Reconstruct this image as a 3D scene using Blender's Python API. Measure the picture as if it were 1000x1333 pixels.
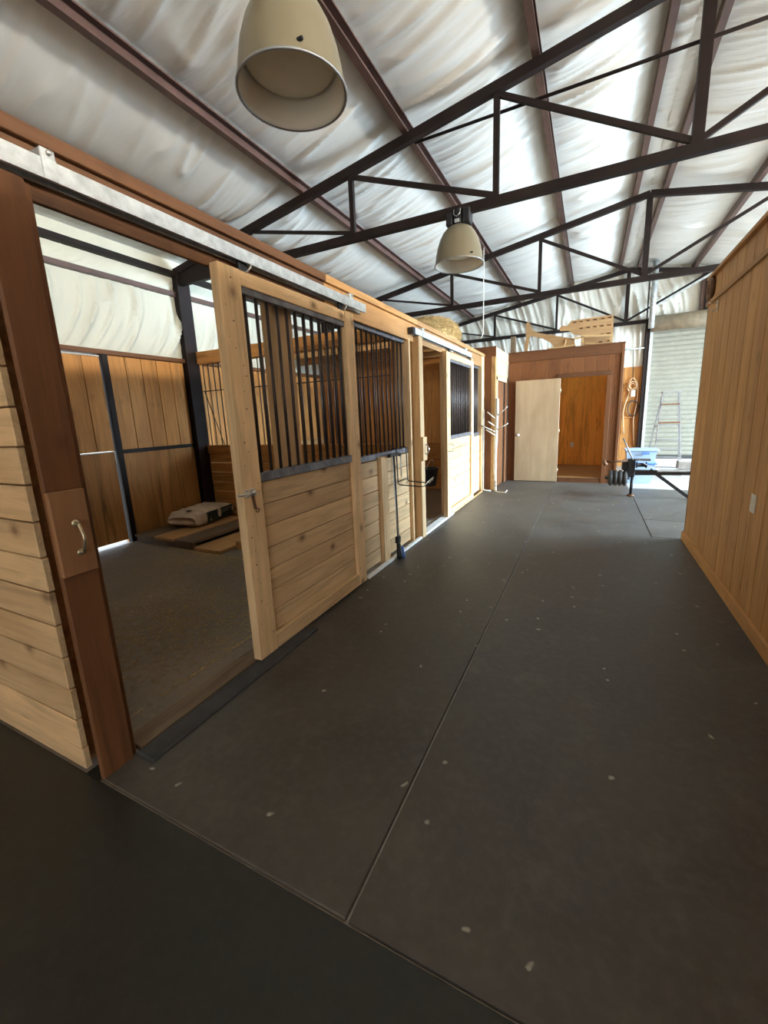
import bpy, bmesh, math, random
import numpy as np
from mathutils import Vector, Matrix

random.seed(7)
scene = bpy.context.scene
for o in list(bpy.data.objects):
    bpy.data.objects.remove(o)
COL = scene.collection

# ------------------------------------------------------------------ camera
# world: x across the barn (aisle to the right), y along the aisle, z up, metres
CAM_H = 1.4
yaw, pitch, roll = math.radians(26.218), math.radians(11.510), math.radians(2.3005)
fwd = Vector((-math.sin(yaw) * math.cos(pitch), math.cos(yaw) * math.cos(pitch), -math.sin(pitch)))
rgt = Vector((math.cos(yaw), math.sin(yaw), 0.0))
dwn = fwd.cross(rgt)
r2 = rgt * math.cos(roll) + dwn * math.sin(roll)
d2 = -rgt * math.sin(roll) + dwn * math.cos(roll)
cam_data = bpy.data.cameras.new('camera')
cam_data.sensor_fit = 'HORIZONTAL'
cam_data.sensor_width = 36.0
cam_data.lens = 36.0 * 534.888 / 1000.0
cam_data.shift_x = -0.00574
cam_data.shift_y = -0.01588
cam_data.clip_start = 0.02
cam = bpy.data.objects.new('camera', cam_data)
COL.objects.link(cam)
cam.matrix_world = Matrix(((r2.x, -d2.x, -fwd.x, 0.0), (r2.y, -d2.y, -fwd.y, 0.0), (r2.z, -d2.z, -fwd.z, CAM_H), (0, 0, 0, 1)))
scene.camera = cam

# ------------------------------------------------------------------ world and daylight
world = bpy.data.worlds.new('world')
scene.world = world
world.use_nodes = True
bg = world.node_tree.nodes['Background']
bg.inputs['Color'].default_value = (0.72, 0.85, 1.0, 1)
bg.inputs['Strength'].default_value = 2.2

def area_light(name, loc, rot, sx, sy, power, color):
    ld = bpy.data.lights.new(name, 'AREA')
    ld.shape = 'RECTANGLE'
    ld.size, ld.size_y = sx, sy
    ld.energy = power
    ld.color = color
    lo = bpy.data.objects.new(name, ld)
    COL.objects.link(lo)
    lo.location = loc
    lo.rotation_euler = rot
    return lo

# daylight through the wide side door beyond the right-hand room, plus a fill from an assumed opening behind the camera
area_light('daylight_side_door', (6.2, 7.5, 2.0), (0, math.radians(90 - 20), 0), 2.8, 4.2, 740, (0.60, 0.81, 1.0)).data.spread = math.radians(118)
area_light('rear_fill_light', (2.3, -5.95, 1.75), (math.pi / 2, 0, 0), 4.6, 3.4, 24, (1.0, 0.90, 0.74))  # unseen rear fill, added and shifted right to lift the stall doors
sun_d = bpy.data.lights.new('sun', 'SUN')
sun_d.energy = 3.0
sun_d.angle = 0.01
sun_d.color = (1.0, 0.95, 0.86)
sun = bpy.data.objects.new('sun', sun_d)
COL.objects.link(sun)
sun.location = (12, 20, 15)
sun.rotation_euler = (math.radians(-38), math.radians(14), 0)

scene.view_settings.view_transform = 'Standard'
scene.view_settings.look = 'None'
scene.view_settings.gamma = 1.0
scene.view_settings.use_curve_mapping = False
scene.view_settings.exposure = 0.92

# ------------------------------------------------------------------ helpers
W = {}                                   # world position of every object's origin (nothing is rotated)

def link(o, parent, loc):
    COL.objects.link(o)
    loc = Vector(loc)
    if parent is not None:
        o.parent = parent
        o.location = loc - W[parent.name]
    else:
        o.location = loc
    W[o.name] = loc
    return o

def props(o, label=None, cat=None, group=None, kind=None):
    if label: o['label'] = label
    if cat: o['category'] = cat
    if group: o['group'] = group
    if kind: o['kind'] = kind
    return o

def thing(name, loc, label, cat, group=None, kind=None):
    o = bpy.data.objects.new(name, None)
    o.empty_display_size = 0.05
    link(o, None, loc)
    return props(o, label, cat, group, kind)

def mesh_obj(name, verts, faces, mat, parent=None, origin=None, smooth=False):
    vs = [Vector(v) for v in verts]
    if origin is None:
        lo = Vector((min(v.x for v in vs), min(v.y for v in vs), min(v.z for v in vs)))
        hi = Vector((max(v.x for v in vs), max(v.y for v in vs), max(v.z for v in vs)))
        origin = (lo + hi) / 2
    origin = Vector(origin)
    me = bpy.data.meshes.new(name)
    me.from_pydata([tuple(v - origin) for v in vs], [], faces)
    me.update()
    if smooth:
        me.polygons.foreach_set('use_smooth', [True] * len(me.polygons))
    me.materials.append(mat)
    return link(bpy.data.objects.new(name, me), parent, origin)

BOXES = {}
def box(name, x0, x1, y0, y1, z0, z1, mat, parent=None, bevel=0.003):
    dx, dy, dz = round(abs(x1 - x0), 4), round(abs(y1 - y0), 4), round(abs(z1 - z0), 4)
    key = (dx, dy, dz, bevel, mat.name)
    me = BOXES.get(key)
    if me is None:
        bm = bmesh.new()
        bmesh.ops.create_cube(bm, size=1.0)
        for v in bm.verts:
            v.co = Vector((v.co.x * dx, v.co.y * dy, v.co.z * dz))
        b = min(bevel, 0.3 * min(dx, dy, dz))
        if b > 0:
            bmesh.ops.bevel(bm, geom=bm.edges[:], offset=b, segments=1, affect='EDGES', profile=0.5)
        me = bpy.data.meshes.new(name)
        bm.to_mesh(me); bm.free()
        me.materials.append(mat)
        BOXES[key] = me
    return link(bpy.data.objects.new(name, me), parent, ((x0 + x1) / 2, (y0 + y1) / 2, (z0 + z1) / 2))

def frame_of(d, up=None):
    d = d.normalized()
    up = Vector(up) if up is not None else (Vector((0, 0, 1)) if abs(d.z) < 0.95 else Vector((0, 1, 0)))
    s = d.cross(up).normalized()
    return s, s.cross(d).normalized()

def beam(name, p0, p1, w, h, mat, parent=None, up=None):
    """rectangular bar from p0 to p1; w sideways, h along up"""
    p0, p1 = Vector(p0), Vector(p1)
    s, u = frame_of(p1 - p0, up)
    vs = []
    for p in (p0, p1):
        for a, b in ((-1, -1), (1, -1), (1, 1), (-1, 1)):
            vs.append(p + s * (a * w / 2) + u * (b * h / 2))
    fs = [(3, 2, 1, 0), (4, 5, 6, 7), (0, 1, 5, 4), (1, 2, 6, 5), (2, 3, 7, 6), (3, 0, 4, 7)]
    return mesh_obj(name, vs, fs, mat, parent)

def tube(name, pts, r, mat, parent=None, n=8, radii=None, closed=False):
    pts = [Vector(p) for p in pts]
    m = len(pts)
    vs, fs = [], []
    prev_s = None
    for i, p in enumerate(pts):
        if closed:
            d = pts[(i + 1) % m] - pts[i - 1]
        else:
            d = pts[min(i + 1, m - 1)] - pts[max(i - 1, 0)]
        s, u = frame_of(d)
        if prev_s is not None:
            s = (prev_s - d.normalized() * prev_s.dot(d.normalized()))
            if s.length < 1e-6:
                s, u = frame_of(d)
            s.normalize()
            u = s.cross(d.normalized()).normalized()
        prev_s = s
        rr = radii[i] if radii else r
        for k in range(n):
            a = 2 * math.pi * k / n
            vs.append(p + (s * math.cos(a) + u * math.sin(a)) * rr)
    segs = m if closed else m - 1
    for i in range(segs):
        for k in range(n):
            a, b = i * n + k, i * n + (k + 1) % n
            c, d_ = ((i + 1) % m) * n + (k + 1) % n, ((i + 1) % m) * n + k
            fs.append((a, b, c, d_))
    if not closed:
        fs.append(tuple(range(n - 1, -1, -1)))
        fs.append(tuple(range((m - 1) * n, m * n)))
    o = mesh_obj(name, vs, fs, mat, parent, smooth=True)
    if not closed:
        o.data.polygons[-1].use_smooth = False
        o.data.polygons[-2].use_smooth = False
    return o

def arc(c, r, a0, a1, n, ax1, ax2):
    c, ax1, ax2 = Vector(c), Vector(ax1), Vector(ax2)
    return [c + ax1 * (r * math.cos(a0 + (a1 - a0) * i / n)) + ax2 * (r * math.sin(a0 + (a1 - a0) * i / n)) for i in range(n + 1)]

def lathe(name, prof, c, mat, parent=None, n=32, axis='z'):
    """prof: list of (radius, height) revolved about an axis through c"""
    vs, fs = [], []
    for r, h in prof:
        for k in range(n):
            a = 2 * math.pi * k / n
            p = (r * math.cos(a), r * math.sin(a), h)
            if axis == 'x': p = (h, p[0], p[1])
            if axis == 'y': p = (p[0], h, p[1])
            vs.append(Vector(c) + Vector(p))
    for i in range(len(prof) - 1):
        for k in range(n):
            fs.append((i * n + k, i * n + (k + 1) % n, (i + 1) * n + (k + 1) % n, (i + 1) * n + k))
    return mesh_obj(name, vs, fs, mat, parent, smooth=True)

def prism_y(name, poly, y0, y1, mat, parent=None):
    """outline in x,z extruded along y"""
    n = len(poly)
    vs = [(x, y0, z) for x, z in poly] + [(x, y1, z) for x, z in poly]
    fs = [tuple(range(n)), tuple(range(2 * n - 1, n - 1, -1))]
    fs += [(i, i + n, (i + 1) % n + n, (i + 1) % n) for i in range(n)]
    o = mesh_obj(name, vs, fs, mat, parent)
    bm = bmesh.new(); bm.from_mesh(o.data)
    bmesh.ops.recalc_face_normals(bm, faces=bm.faces)
    bm.to_mesh(o.data); bm.free()
    return o

def boards_along(parent, name, axis, a0, a1, w, c0, c1, z0, z1, mat, gap=0.007, proud=0.0, bevel=0.003):
    """vertical boards side by side along an axis; c0..c1 is the thickness on the other axis"""
    n = max(1, round((a1 - a0) / w))
    st = (a1 - a0) / n
    for i in range(n):
        p, q = a0 + i * st + gap / 2, a0 + (i + 1) * st - gap / 2
        if axis == 'y':
            box(name, c0, c1, p, q, z0, z1, mat, parent, bevel)
        else:
            box(name, p, q, c0, c1, z0, z1, mat, parent, bevel)

def planks_up(parent, name, axis, a0, a1, c0, c1, zs, mat, gap=0.005, bevel=0.003):
    """horizontal planks stacked between the heights zs"""
    for zl, zh in zip(zs[:-1], zs[1:]):
        j = random.uniform(-0.002, 0.002)
        if axis == 'y':
            box(name, c0 + j, c1 + j, a0, a1, zl + gap / 2, zh - gap / 2, mat, parent, bevel)
        else:
            box(name, a0, a1, c0 + j, c1 + j, zl + gap / 2, zh - gap / 2, mat, parent, bevel)

# ------------------------------------------------------------------ materials
def new_mat(name, rough=0.6, metal=0.0, color=(0.5, 0.5, 0.5), spec=0.4):
    m = bpy.data.materials.new(name)
    m.use_nodes = True
    b = m.node_tree.nodes['Principled BSDF']
    b.inputs['Base Color'].default_value = (*color, 1)
    b.inputs['Roughness'].default_value = rough
    b.inputs['Metallic'].default_value = metal
    b.inputs['Specular IOR Level'].default_value = spec
    return m, m.node_tree, b

def coords(nt, scale, rnd=True):
    tc = nt.nodes.new('ShaderNodeTexCoord')
    mp = nt.nodes.new('ShaderNodeMapping')
    mp.inputs['Scale'].default_value = scale
    if rnd:
        oi = nt.nodes.new('ShaderNodeObjectInfo')
        mul = nt.nodes.new('ShaderNodeVectorMath'); mul.operation = 'SCALE'
        cmb = nt.nodes.new('ShaderNodeCombineXYZ')
        for i in range(3):
            nt.links.new(oi.outputs['Random'], cmb.inputs[i])
        nt.links.new(cmb.outputs[0], mul.inputs[0])
        mul.inputs['Scale'].default_value = 57.0
        add = nt.nodes.new('ShaderNodeVectorMath'); add.operation = 'ADD'
        nt.links.new(tc.outputs['Object'], add.inputs[0])
        nt.links.new(mul.outputs[0], add.inputs[1])
        nt.links.new(add.outputs[0], mp.inputs['Vector'])
    else:
        nt.links.new(tc.outputs['Object'], mp.inputs['Vector'])
    return mp

def noise(nt, vec, scale, detail=3.0, rough=0.55, dist=0.0):
    n = nt.nodes.new('ShaderNodeTexNoise')
    n.inputs['Scale'].default_value = scale
    n.inputs['Detail'].default_value = detail
    n.inputs['Roughness'].default_value = rough
    n.inputs['Distortion'].default_value = dist
    nt.links.new(vec.outputs[0], n.inputs['Vector'])
    return n

def ramp(nt, src, stops):
    r = nt.nodes.new('ShaderNodeValToRGB')
    els = r.color_ramp.elements
    while len(els) < len(stops):
        els.new(0.5)
    for e, (p, c) in zip(els, stops):
        e.position = p
        e.color = (*c, 1) if len(c) == 3 else c
    nt.links.new(src, r.inputs[0])
    return r

def mix(nt, fac, a, b, mode='MIX'):
    m = nt.nodes.new('ShaderNodeMix')
    m.data_type = 'RGBA'
    m.blend_type = mode
    if isinstance(fac, float): m.inputs[0].default_value = fac
    else: nt.links.new(fac, m.inputs[0])
    for sock, v in ((m.inputs[6], a), (m.inputs[7], b)):
        if isinstance(v, tuple): sock.default_value = (*v, 1)
        else: nt.links.new(v, sock)
    return m.outputs[2]

def bump(nt, b, h, strength, dist=0.01):
    n = nt.nodes.new('ShaderNodeBump')
    n.inputs['Strength'].default_value = strength
    n.inputs['Distance'].default_value = dist
    nt.links.new(h, n.inputs['Height'])
    nt.links.new(n.outputs[0], b.inputs['Normal'])

def plane_coords(nt, axis, scale=(1.0, 1.0)):
    """2D coordinates (along the board, across it) with a random offset for each board"""
    mp = coords(nt, (1, 1, 1))
    sep = nt.nodes.new('ShaderNodeSeparateXYZ')
    nt.links.new(mp.outputs[0], sep.inputs[0])
    cmb = nt.nodes.new('ShaderNodeCombineXYZ')
    def scaled(sock, f):
        m = nt.nodes.new('ShaderNodeMath'); m.operation = 'MULTIPLY'
        nt.links.new(sock, m.inputs[0]); m.inputs[1].default_value = f
        return m.outputs[0]
    k = 'xyz'.index(axis)
    nt.links.new(scaled(sep.outputs[k], scale[0]), cmb.inputs[0])
    if axis == 'z':
        ad = nt.nodes.new('ShaderNodeMath'); ad.operation = 'ADD'
        nt.links.new(sep.outputs[0], ad.inputs[0]); nt.links.new(sep.outputs[1], ad.inputs[1])
        nt.links.new(scaled(ad.outputs[0], scale[1]), cmb.inputs[1])
    else:
        nt.links.new(scaled(sep.outputs[2], scale[1]), cmb.inputs[1])
    return cmb

def wood(name, base, axis, knots=0.5, contrast=0.35, rough=0.62, vary=0.22, grain=14.0, spec=0.3):
    m, nt, b = new_mat(name, rough, spec=spec)
    sc = [1.0, 1.0, 1.0]; sc['xyz'.index(axis)] = 0.07
    mp = coords(nt, sc)
    n1 = noise(nt, mp, grain * 1.6, 6.0, 0.65, 0.9)
    dk = tuple(c * (1 - contrast * 1.25) for c in base)
    lt = tuple(min(1, c * (1 + contrast * 0.5)) for c in base)
    col = ramp(nt, n1.outputs['Fac'], [(0.34, dk), (0.52, base), (0.72, lt)]).outputs[0]
    n2 = noise(nt, coords(nt, [1.0 if s_ == 1.0 else 0.35 for s_ in sc]), 3.2, 3.0, 0.6)
    col = mix(nt, ramp(nt, n2.outputs['Fac'], [(0.4, (0, 0, 0)), (0.72, (0.85, 0.85, 0.85))]).outputs[0], col, tuple(c * f for c, f in zip(base, (0.76, 0.70, 0.64))))
    if knots > 0:
        v = nt.nodes.new('ShaderNodeTexVoronoi')
        v.voronoi_dimensions = '2D'
        v.inputs['Scale'].default_value = 3.4
        pc = plane_coords(nt, axis, (0.75, 1.0))
        nt.links.new(pc.outputs[0], v.inputs['Vector'])
        kr = ramp(nt, v.outputs['Distance'], [(0.035, (1, 1, 1)), (0.06, (0.55, 0.55, 0.55)), (0.14, (0, 0, 0))])
        sepc = nt.nodes.new('ShaderNodeSeparateColor'); nt.links.new(v.outputs['Color'], sepc.inputs[0])
        gt = nt.nodes.new('ShaderNodeMath'); gt.operation = 'GREATER_THAN'; gt.inputs[1].default_value = 0.55
        nt.links.new(sepc.outputs[0], gt.inputs[0])
        kf = nt.nodes.new('ShaderNodeMath'); kf.operation = 'MULTIPLY'
        nt.links.new(kr.outputs[0], kf.inputs[0]); kf.inputs[1].default_value = knots
        k2 = nt.nodes.new('ShaderNodeMath'); k2.operation = 'MULTIPLY'
        nt.links.new(kf.outputs[0], k2.inputs[0]); nt.links.new(gt.outputs[0], k2.inputs[1])
        col = mix(nt, k2.outputs[0], col, tuple(c * f for c, f in zip(base, (0.22, 0.15, 0.11))))
    oi = nt.nodes.new('ShaderNodeObjectInfo')
    vr = ramp(nt, oi.outputs['Random'], [(0.0, (1 - vary,) * 3), (1.0, (1 + vary * 0.4,) * 3)])
    col = mix(nt, 1.0, col, vr.outputs[0], 'MULTIPLY')
    nt.links.new(col, b.inputs['Base Color'])
    bump(nt, b, n1.outputs['Fac'], 0.3, 0.004)
    return m

PINE = (0.76, 0.515, 0.27)
PINE_D = (0.56, 0.32, 0.13)
STAIN = (0.56, 0.255, 0.07)
TAN = (0.56, 0.30, 0.11)
REDW = (0.20, 0.082, 0.03)
pine_x = wood('pine_boards_x', PINE, 'x', 0.7, 0.24)
pine_y = wood('pine_boards_y', PINE, 'y', 0.85, 0.24)
pine_z = wood('pine_boards_z', PINE, 'z', 0.7, 0.22)
pined_x = wood('aged_pine_x', PINE_D, 'x')
pined_y = wood('aged_pine_y', PINE_D, 'y')
pined_z = wood('aged_pine_z', PINE_D, 'z')
stain_x = wood('stained_wood_x', STAIN, 'x', 0.2)
stain_y = wood('stained_wood_y', STAIN, 'y', 0.2)
stain_z = wood('stained_siding_z', STAIN, 'z', 0.25, 0.3, vary=0.12)
ply_z = wood('plywood_z', (0.48, 0.22, 0.062), 'z', 0.0, 0.45, vary=0.1, grain=7.0)
tan_y = wood('tan_siding_y', TAN, 'y', 0.2, 0.25)
tan_z = wood('tan_siding_z', TAN, 'z', 0.25, 0.22, vary=0.1)
mid_y = wood('toned_down_fascia_y', (0.34, 0.18, 0.07), 'y', 0.3, 0.25)  # far fascia colour darkened to offset the strong side-door light
dark_y = wood('darkened_brown_fascia_y', (0.13, 0.055, 0.02), 'y', 0.3, 0.3)  # brown board tone pushed darker to offset direct eave-strip light
red_z = wood('red_brown_timber_z', REDW, 'z', 0.3, 0.3)
red_y = wood('red_brown_timber_y', REDW, 'y', 0.3, 0.3)
brown_z = wood('tack_room_siding_z', (0.165, 0.060, 0.018), 'z', 0.3, 0.28, vary=0.12)
brown_x = wood('tack_room_trim_x', (0.135, 0.05, 0.016), 'x', 0.3, 0.28)
osb = wood('osb_panel', (0.95, 0.43, 0.075), 'z', 0.15, 0.4, grain=9.0)
birch_z = wood('pale_slab_door', (0.47, 0.34, 0.205), 'z', 0.0, 0.14, rough=0.45, grain=4.0)
board_x = wood('raw_board_x', (0.60, 0.40, 0.19), 'x', 0.2, 0.2)
card = wood('brown_fibreboard', (0.40, 0.24, 0.11), 'x', 0.0, 0.15)
dirty_y = wood('dirty_board_y', (0.20, 0.14, 0.085), 'y', 0.2, 0.4)

def plain(name, color, rough=0.5, metal=0.0, mottled=0.15, scale=9.0, spec=0.4, bmp=0.0):
    m, nt, b = new_mat(name, rough, metal, color, spec)
    n = noise(nt, coords(nt, (1, 1, 1)), scale, 4.0)
    r = ramp(nt, n.outputs['Fac'], [(0.3, tuple(c * (1 - mottled) for c in color)), (0.7, tuple(min(1, c * (1 + mottled)) for c in color))])
    nt.links.new(r.outputs[0], b.inputs['Base Color'])
    if bmp: bump(nt, b, n.outputs['Fac'], bmp)
    return m

steel = plain('dark_oxide_steel', (0.014, 0.0075, 0.006), 0.62, 0.0, 0.3, 6, spec=0.25)
purlin_m = plain('red_oxide_purlin', (0.10, 0.055, 0.044), 0.45, 0.0, 0.25, 5)
galv = plain('galvanised_steel', (0.52, 0.55, 0.55), 0.42, 0.55, 0.22, 22)
barm = plain('dark_bar_steel', (0.055, 0.038, 0.03), 0.4, 0.4, 0.3, 12)
sillm = plain('grey_angle_iron', (0.15, 0.14, 0.145), 0.45, 0.4, 0.4, 14)
blackm = plain('black_metal', (0.018, 0.018, 0.02), 0.45, 0.2, 0.3)
rubber = plain('black_rubber', (0.05, 0.048, 0.046), 0.7, 0.0, 0.3)
alum = plain('aluminium', (0.30, 0.30, 0.30), 0.4, 0.6, 0.15)
chrome = plain('zinc_hardware', (0.6, 0.56, 0.5), 0.3, 0.8, 0.2)
brass = plain('brass_hardware', (0.5, 0.42, 0.27), 0.3, 0.9, 0.2)
whitem = plain('white_paint', (0.75, 0.74, 0.70), 0.5, 0.0, 0.1)
cordm = plain('pale_cord', (0.72, 0.70, 0.64), 0.6)
tancord = plain('tan_cord', (0.60, 0.38, 0.20), 0.6)
rollup = plain('ivory_slat_paint', (0.27, 0.255, 0.20), 0.38, 0.0, 0.08)
drumm = plain('beige_drum_cover', (0.42, 0.36, 0.26), 0.5, 0.0, 0.2)
shade_m = plain('lamp_shade_cream', (0.19, 0.16, 0.10), 0.32, 0.1, 0.08, 3)
shade_in = plain('lamp_reflector', (0.90, 0.87, 0.78), 0.35, 0.0, 0.06, 3)
lens_m = plain('lamp_globe', (0.80, 0.74, 0.58), 0.15, 0.0, 0.05)
toteb = plain('pale_blue_plastic', (0.36, 0.47, 0.62), 0.35, 0.0, 0.1)
bluem = plain('blue_plastic', (0.08, 0.19, 0.5), 0.4)
greybox = plain('grey_block', (0.38, 0.36, 0.34), 0.7, 0, 0.3)
bagm = plain('paper_bag', (0.60, 0.47, 0.34), 0.7, 0.0, 0.25, 6, bmp=0.5)
baglabel = plain('dark_bag_label', (0.025, 0.04, 0.028), 0.5)
bagprint = plain('pale_print', (0.24, 0.23, 0.19), 0.6)
rust = plain('rusty_steel', (0.16, 0.075, 0.035), 0.6, 0.3, 0.4, 18)
outside = plain('pale_gravel', (0.55, 0.50, 0.42), 0.9, 0.0, 0.2, 2)
strawm = plain('straw', (0.50, 0.36, 0.15), 0.8, 0.0, 0.3, 40)
haym = plain('dry_hay', (0.56, 0.39, 0.17), 0.85, 0.0, 0.35, 30)

def peel_paint():
    m, nt, b = new_mat('peeling_white_paint', 0.6)
    n = noise(nt, coords(nt, (1, 1, 0.5)), 16.0, 5.0, 0.65)
    r = ramp(nt, n.outputs['Fac'], [(0.36, (0.20, 0.11, 0.055)), (0.46, (0.62, 0.57, 0.47))])
    nt.links.new(r.outputs[0], b.inputs['Base Color'])
    bump(nt, b, n.outputs['Fac'], 0.5)
    return m
peel = peel_paint()

def fabric(name, color):
    m, nt, b = new_mat(name, 0.55, spec=0.35)
    mp = coords(nt, (0.5, 6.0, 1.2), False)
    n = noise(nt, mp, 2.6, 4.0, 0.55, 0.3)
    n2 = noise(nt, coords(nt, (1, 1, 1), False), 0.9, 3.0)
    c1 = ramp(nt, n2.outputs['Fac'], [(0.35, tuple(c * 0.9 for c in color)), (0.65, color)])
    nt.links.new(c1.outputs[0], b.inputs['Base Color'])
    bump(nt, b, n.outputs['Fac'], 0.35, 0.02)
    return m
endcloth = fabric('gable_insulation', (0.72, 0.69, 0.60))
wallcloth = fabric('aged_wall_insulation', (0.63, 0.605, 0.49))
insul = fabric('white_insulation_facing', (0.80, 0.785, 0.735))

def mat_floor(name, dark, dusty, spots=True):
    m, nt, b = new_mat(name, 0.6, spec=0.5)
    mp = coords(nt, (1, 1, 1), False)
    n = noise(nt, mp, 1.1, 6.0, 0.62, 0.6)
    n2 = noise(nt, mp, 26.0, 4.0, 0.6)
    col = ramp(nt, n.outputs['Fac'], [(0.32, dark), (0.68, dusty)]).outputs[0]
    col = mix(nt, ramp(nt, n2.outputs['Fac'], [(0.45, (0, 0, 0)), (0.8, (0.5, 0.5, 0.5))]).outputs[0], col, tuple(c * 1.35 for c in dusty))
    if spots:
        v = nt.nodes.new('ShaderNodeTexVoronoi'); v.voronoi_dimensions = '2D'; v.inputs['Scale'].default_value = 5.0
        dn = nt.nodes.new('ShaderNodeVectorMath'); dn.operation = 'ADD'
        n3 = noise(nt, mp, 21.0, 2.0)
        sc = nt.nodes.new('ShaderNodeVectorMath'); sc.operation = 'SCALE'; sc.inputs['Scale'].default_value = 0.05
        nt.links.new(n3.outputs['Color'], sc.inputs[0])
        nt.links.new(mp.outputs[0], dn.inputs[0]); nt.links.new(sc.outputs[0], dn.inputs[1])
        nt.links.new(dn.outputs[0], v.inputs['Vector'])
        sp = ramp(nt, v.outputs['Distance'], [(0.028, (0.75, 0.75, 0.75)), (0.062, (0, 0, 0))])
        # only some of the cells carry a dropping
        pick = nt.nodes.new('ShaderNodeSeparateColor'); nt.links.new(v.outputs['Color'], pick.inputs[0])
        gt = nt.nodes.new('ShaderNodeMath'); gt.operation = 'GREATER_THAN'; gt.inputs[1].default_value = 0.80
        nt.links.new(pick.outputs[0], gt.inputs[0])
        ml = nt.nodes.new('ShaderNodeMath'); ml.operation = 'MULTIPLY'
        nt.links.new(sp.outputs[0], ml.inputs[0]); nt.links.new(gt.outputs[0], ml.inputs[1])
        col = mix(nt, ml.outputs[0], col, (0.50, 0.44, 0.36))
        n4 = noise(nt, mp, 4.0, 5.0, 0.7)
        col = mix(nt, ramp(nt, n4.outputs['Fac'], [(0.55, (0, 0, 0)), (0.78, (0.6, 0.6, 0.6))]).outputs[0], col, tuple(c * 1.6 for c in dusty))
    nt.links.new(col, b.inputs['Base Color'])
    rr = ramp(nt, n.outputs['Fac'], [(0.3, (0.42,) * 3), (0.7, (0.60,) * 3)])
    nt.links.new(rr.outputs[0], b.inputs['Roughness'])
    bump(nt, b, n2.outputs['Fac'], 0.18, 0.006)
    return m
def glow_panel(strength):  # emissive material for the added eave fill strip
    m, nt, b = new_mat('fill_strip_glow', 0.5, 0.0, (0.8, 0.8, 0.78))
    b.inputs['Emission Color'].default_value = (1.0, 0.955, 0.86, 1)
    b.inputs['Emission Strength'].default_value = strength
    return m
fill_glow = glow_panel(44.0)
matm = mat_floor('dusty_rubber_mat', (0.045, 0.037, 0.028), (0.088, 0.076, 0.062))
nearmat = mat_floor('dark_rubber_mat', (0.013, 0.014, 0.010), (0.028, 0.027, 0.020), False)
slabm = mat_floor('concrete_slab', (0.30, 0.27, 0.23), (0.42, 0.39, 0.35), False)
dirtm = mat_floor('stall_dirt_floor', (0.13, 0.105, 0.075), (0.24, 0.195, 0.14), False)

def tile_floor():
    m, nt, b = new_mat('basketweave_lino', 0.5)
    mp = coords(nt, (1, 1, 1), False)
    br = nt.nodes.new('ShaderNodeTexBrick')
    br.inputs['Scale'].default_value = 9.0
    br.inputs['Color1'].default_value = (0.5, 0.30, 0.12, 1)
    br.inputs['Color2'].default_value = (0.42, 0.24, 0.09, 1)
    br.inputs['Mortar'].default_value = (0.14, 0.055, 0.02, 1)
    br.inputs['Mortar Size'].default_value = 0.05
    br.inputs['Brick Width'].default_value = 0.6
    br.inputs['Row Height'].default_value = 0.35
    nt.links.new(mp.outputs[0], br.inputs['Vector'])
    nt.links.new(br.outputs['Color'], b.inputs['Base Color'])
    return m
linom = tile_floor()

# ------------------------------------------------------------------ draped insulation
def vnoise(x, y, seed):
    xi, yi = np.floor(x).astype(np.int64), np.floor(y).astype(np.int64)
    xf, yf = x - xi, y - yi
    def h(a, b):
        n = (a * 374761393 + b * 668265263 + seed * 974634721) & 0xffffffff
        n = ((n ^ (n >> 13)) * 1274126177) & 0xffffffff
        return ((n ^ (n >> 16)) & 0xffff) / 65535.0
    u, v = xf * xf * (3 - 2 * xf), yf * yf * (3 - 2 * yf)
    return (h(xi, yi) * (1 - u) + h(xi + 1, yi) * u) * (1 - v) + (h(xi, yi + 1) * (1 - u) + h(xi + 1, yi + 1) * u) * v

def folds(u, v, seed, amp):
    """creases that run along u"""
    out = np.zeros_like(u)
    for fu, fv, a, p in ((0.45, 3.4, 0.9, 7), (0.6, 7.5, 0.7, 6), (0.8, 14.0, 0.42, 4), (1.1, 24.0, 0.20, 3)):
        w = v + 0.14 * vnoise(u * 0.8, v * 0.7, seed + 5) + 0.02 * vnoise(u * 2.4, v * 2, seed + 6)
        r = 1 - np.abs(2 * vnoise(u * fu + 31.7, w * fv, seed) - 1)
        msk = np.clip(vnoise(u * 0.9, v * 1.1, seed + 9) * 2.4 - 0.45, 0, 1)
        out += a * r ** p * msk
        seed += 17
    return out * amp

def grid_mesh(name, P, mat, parent=None):
    """P: array rows x cols x 3"""
    nr, nc = P.shape[:2]
    idx = np.arange(nr * nc).reshape(nr, nc)
    f = np.stack([idx[:-1, :-1], idx[:-1, 1:], idx[1:, 1:], idx[1:, :-1]], -1).reshape(-1, 4)
    me = bpy.data.meshes.new(name)
    V = P.reshape(-1, 3)
    me.vertices.add(len(V)); me.vertices.foreach_set('co', V.astype(np.float32).ravel())
    me.loops.add(f.size); me.loops.foreach_set('vertex_index', f.astype(np.int32).ravel())
    me.polygons.add(len(f))
    me.polygons.foreach_set('loop_start', np.arange(0, f.size, 4, dtype=np.int32))
    me.update(calc_edges=True)
    me.polygons.foreach_set('use_smooth', np.ones(len(f), dtype=bool))
    me.materials.append(mat)
    return link(bpy.data.objects.new(name, me), parent, (0, 0, 0))

RIDGE_X, SLOPE = 0.59, 0.172
def chord_z(x): return 4.265 - SLOPE * abs(x - RIDGE_X)      # underside of a truss top chord
def roof_z(x): return 4.475 - SLOPE * abs(x - RIDGE_X)       # insulation above the purlins
PURLINS = [-4.98, -4.05, -2.88, -1.68, -0.54, 0.41, 0.77, 1.77, 2.90, 4.06, 5.23, 6.16]
TRUSSES = [0.7, 4.1, 7.5, 11.12]
END_Y, LEFT_X, RIGHT_X, REAR_Y = 11.32, -5.08, 6.25, -6.0

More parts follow.
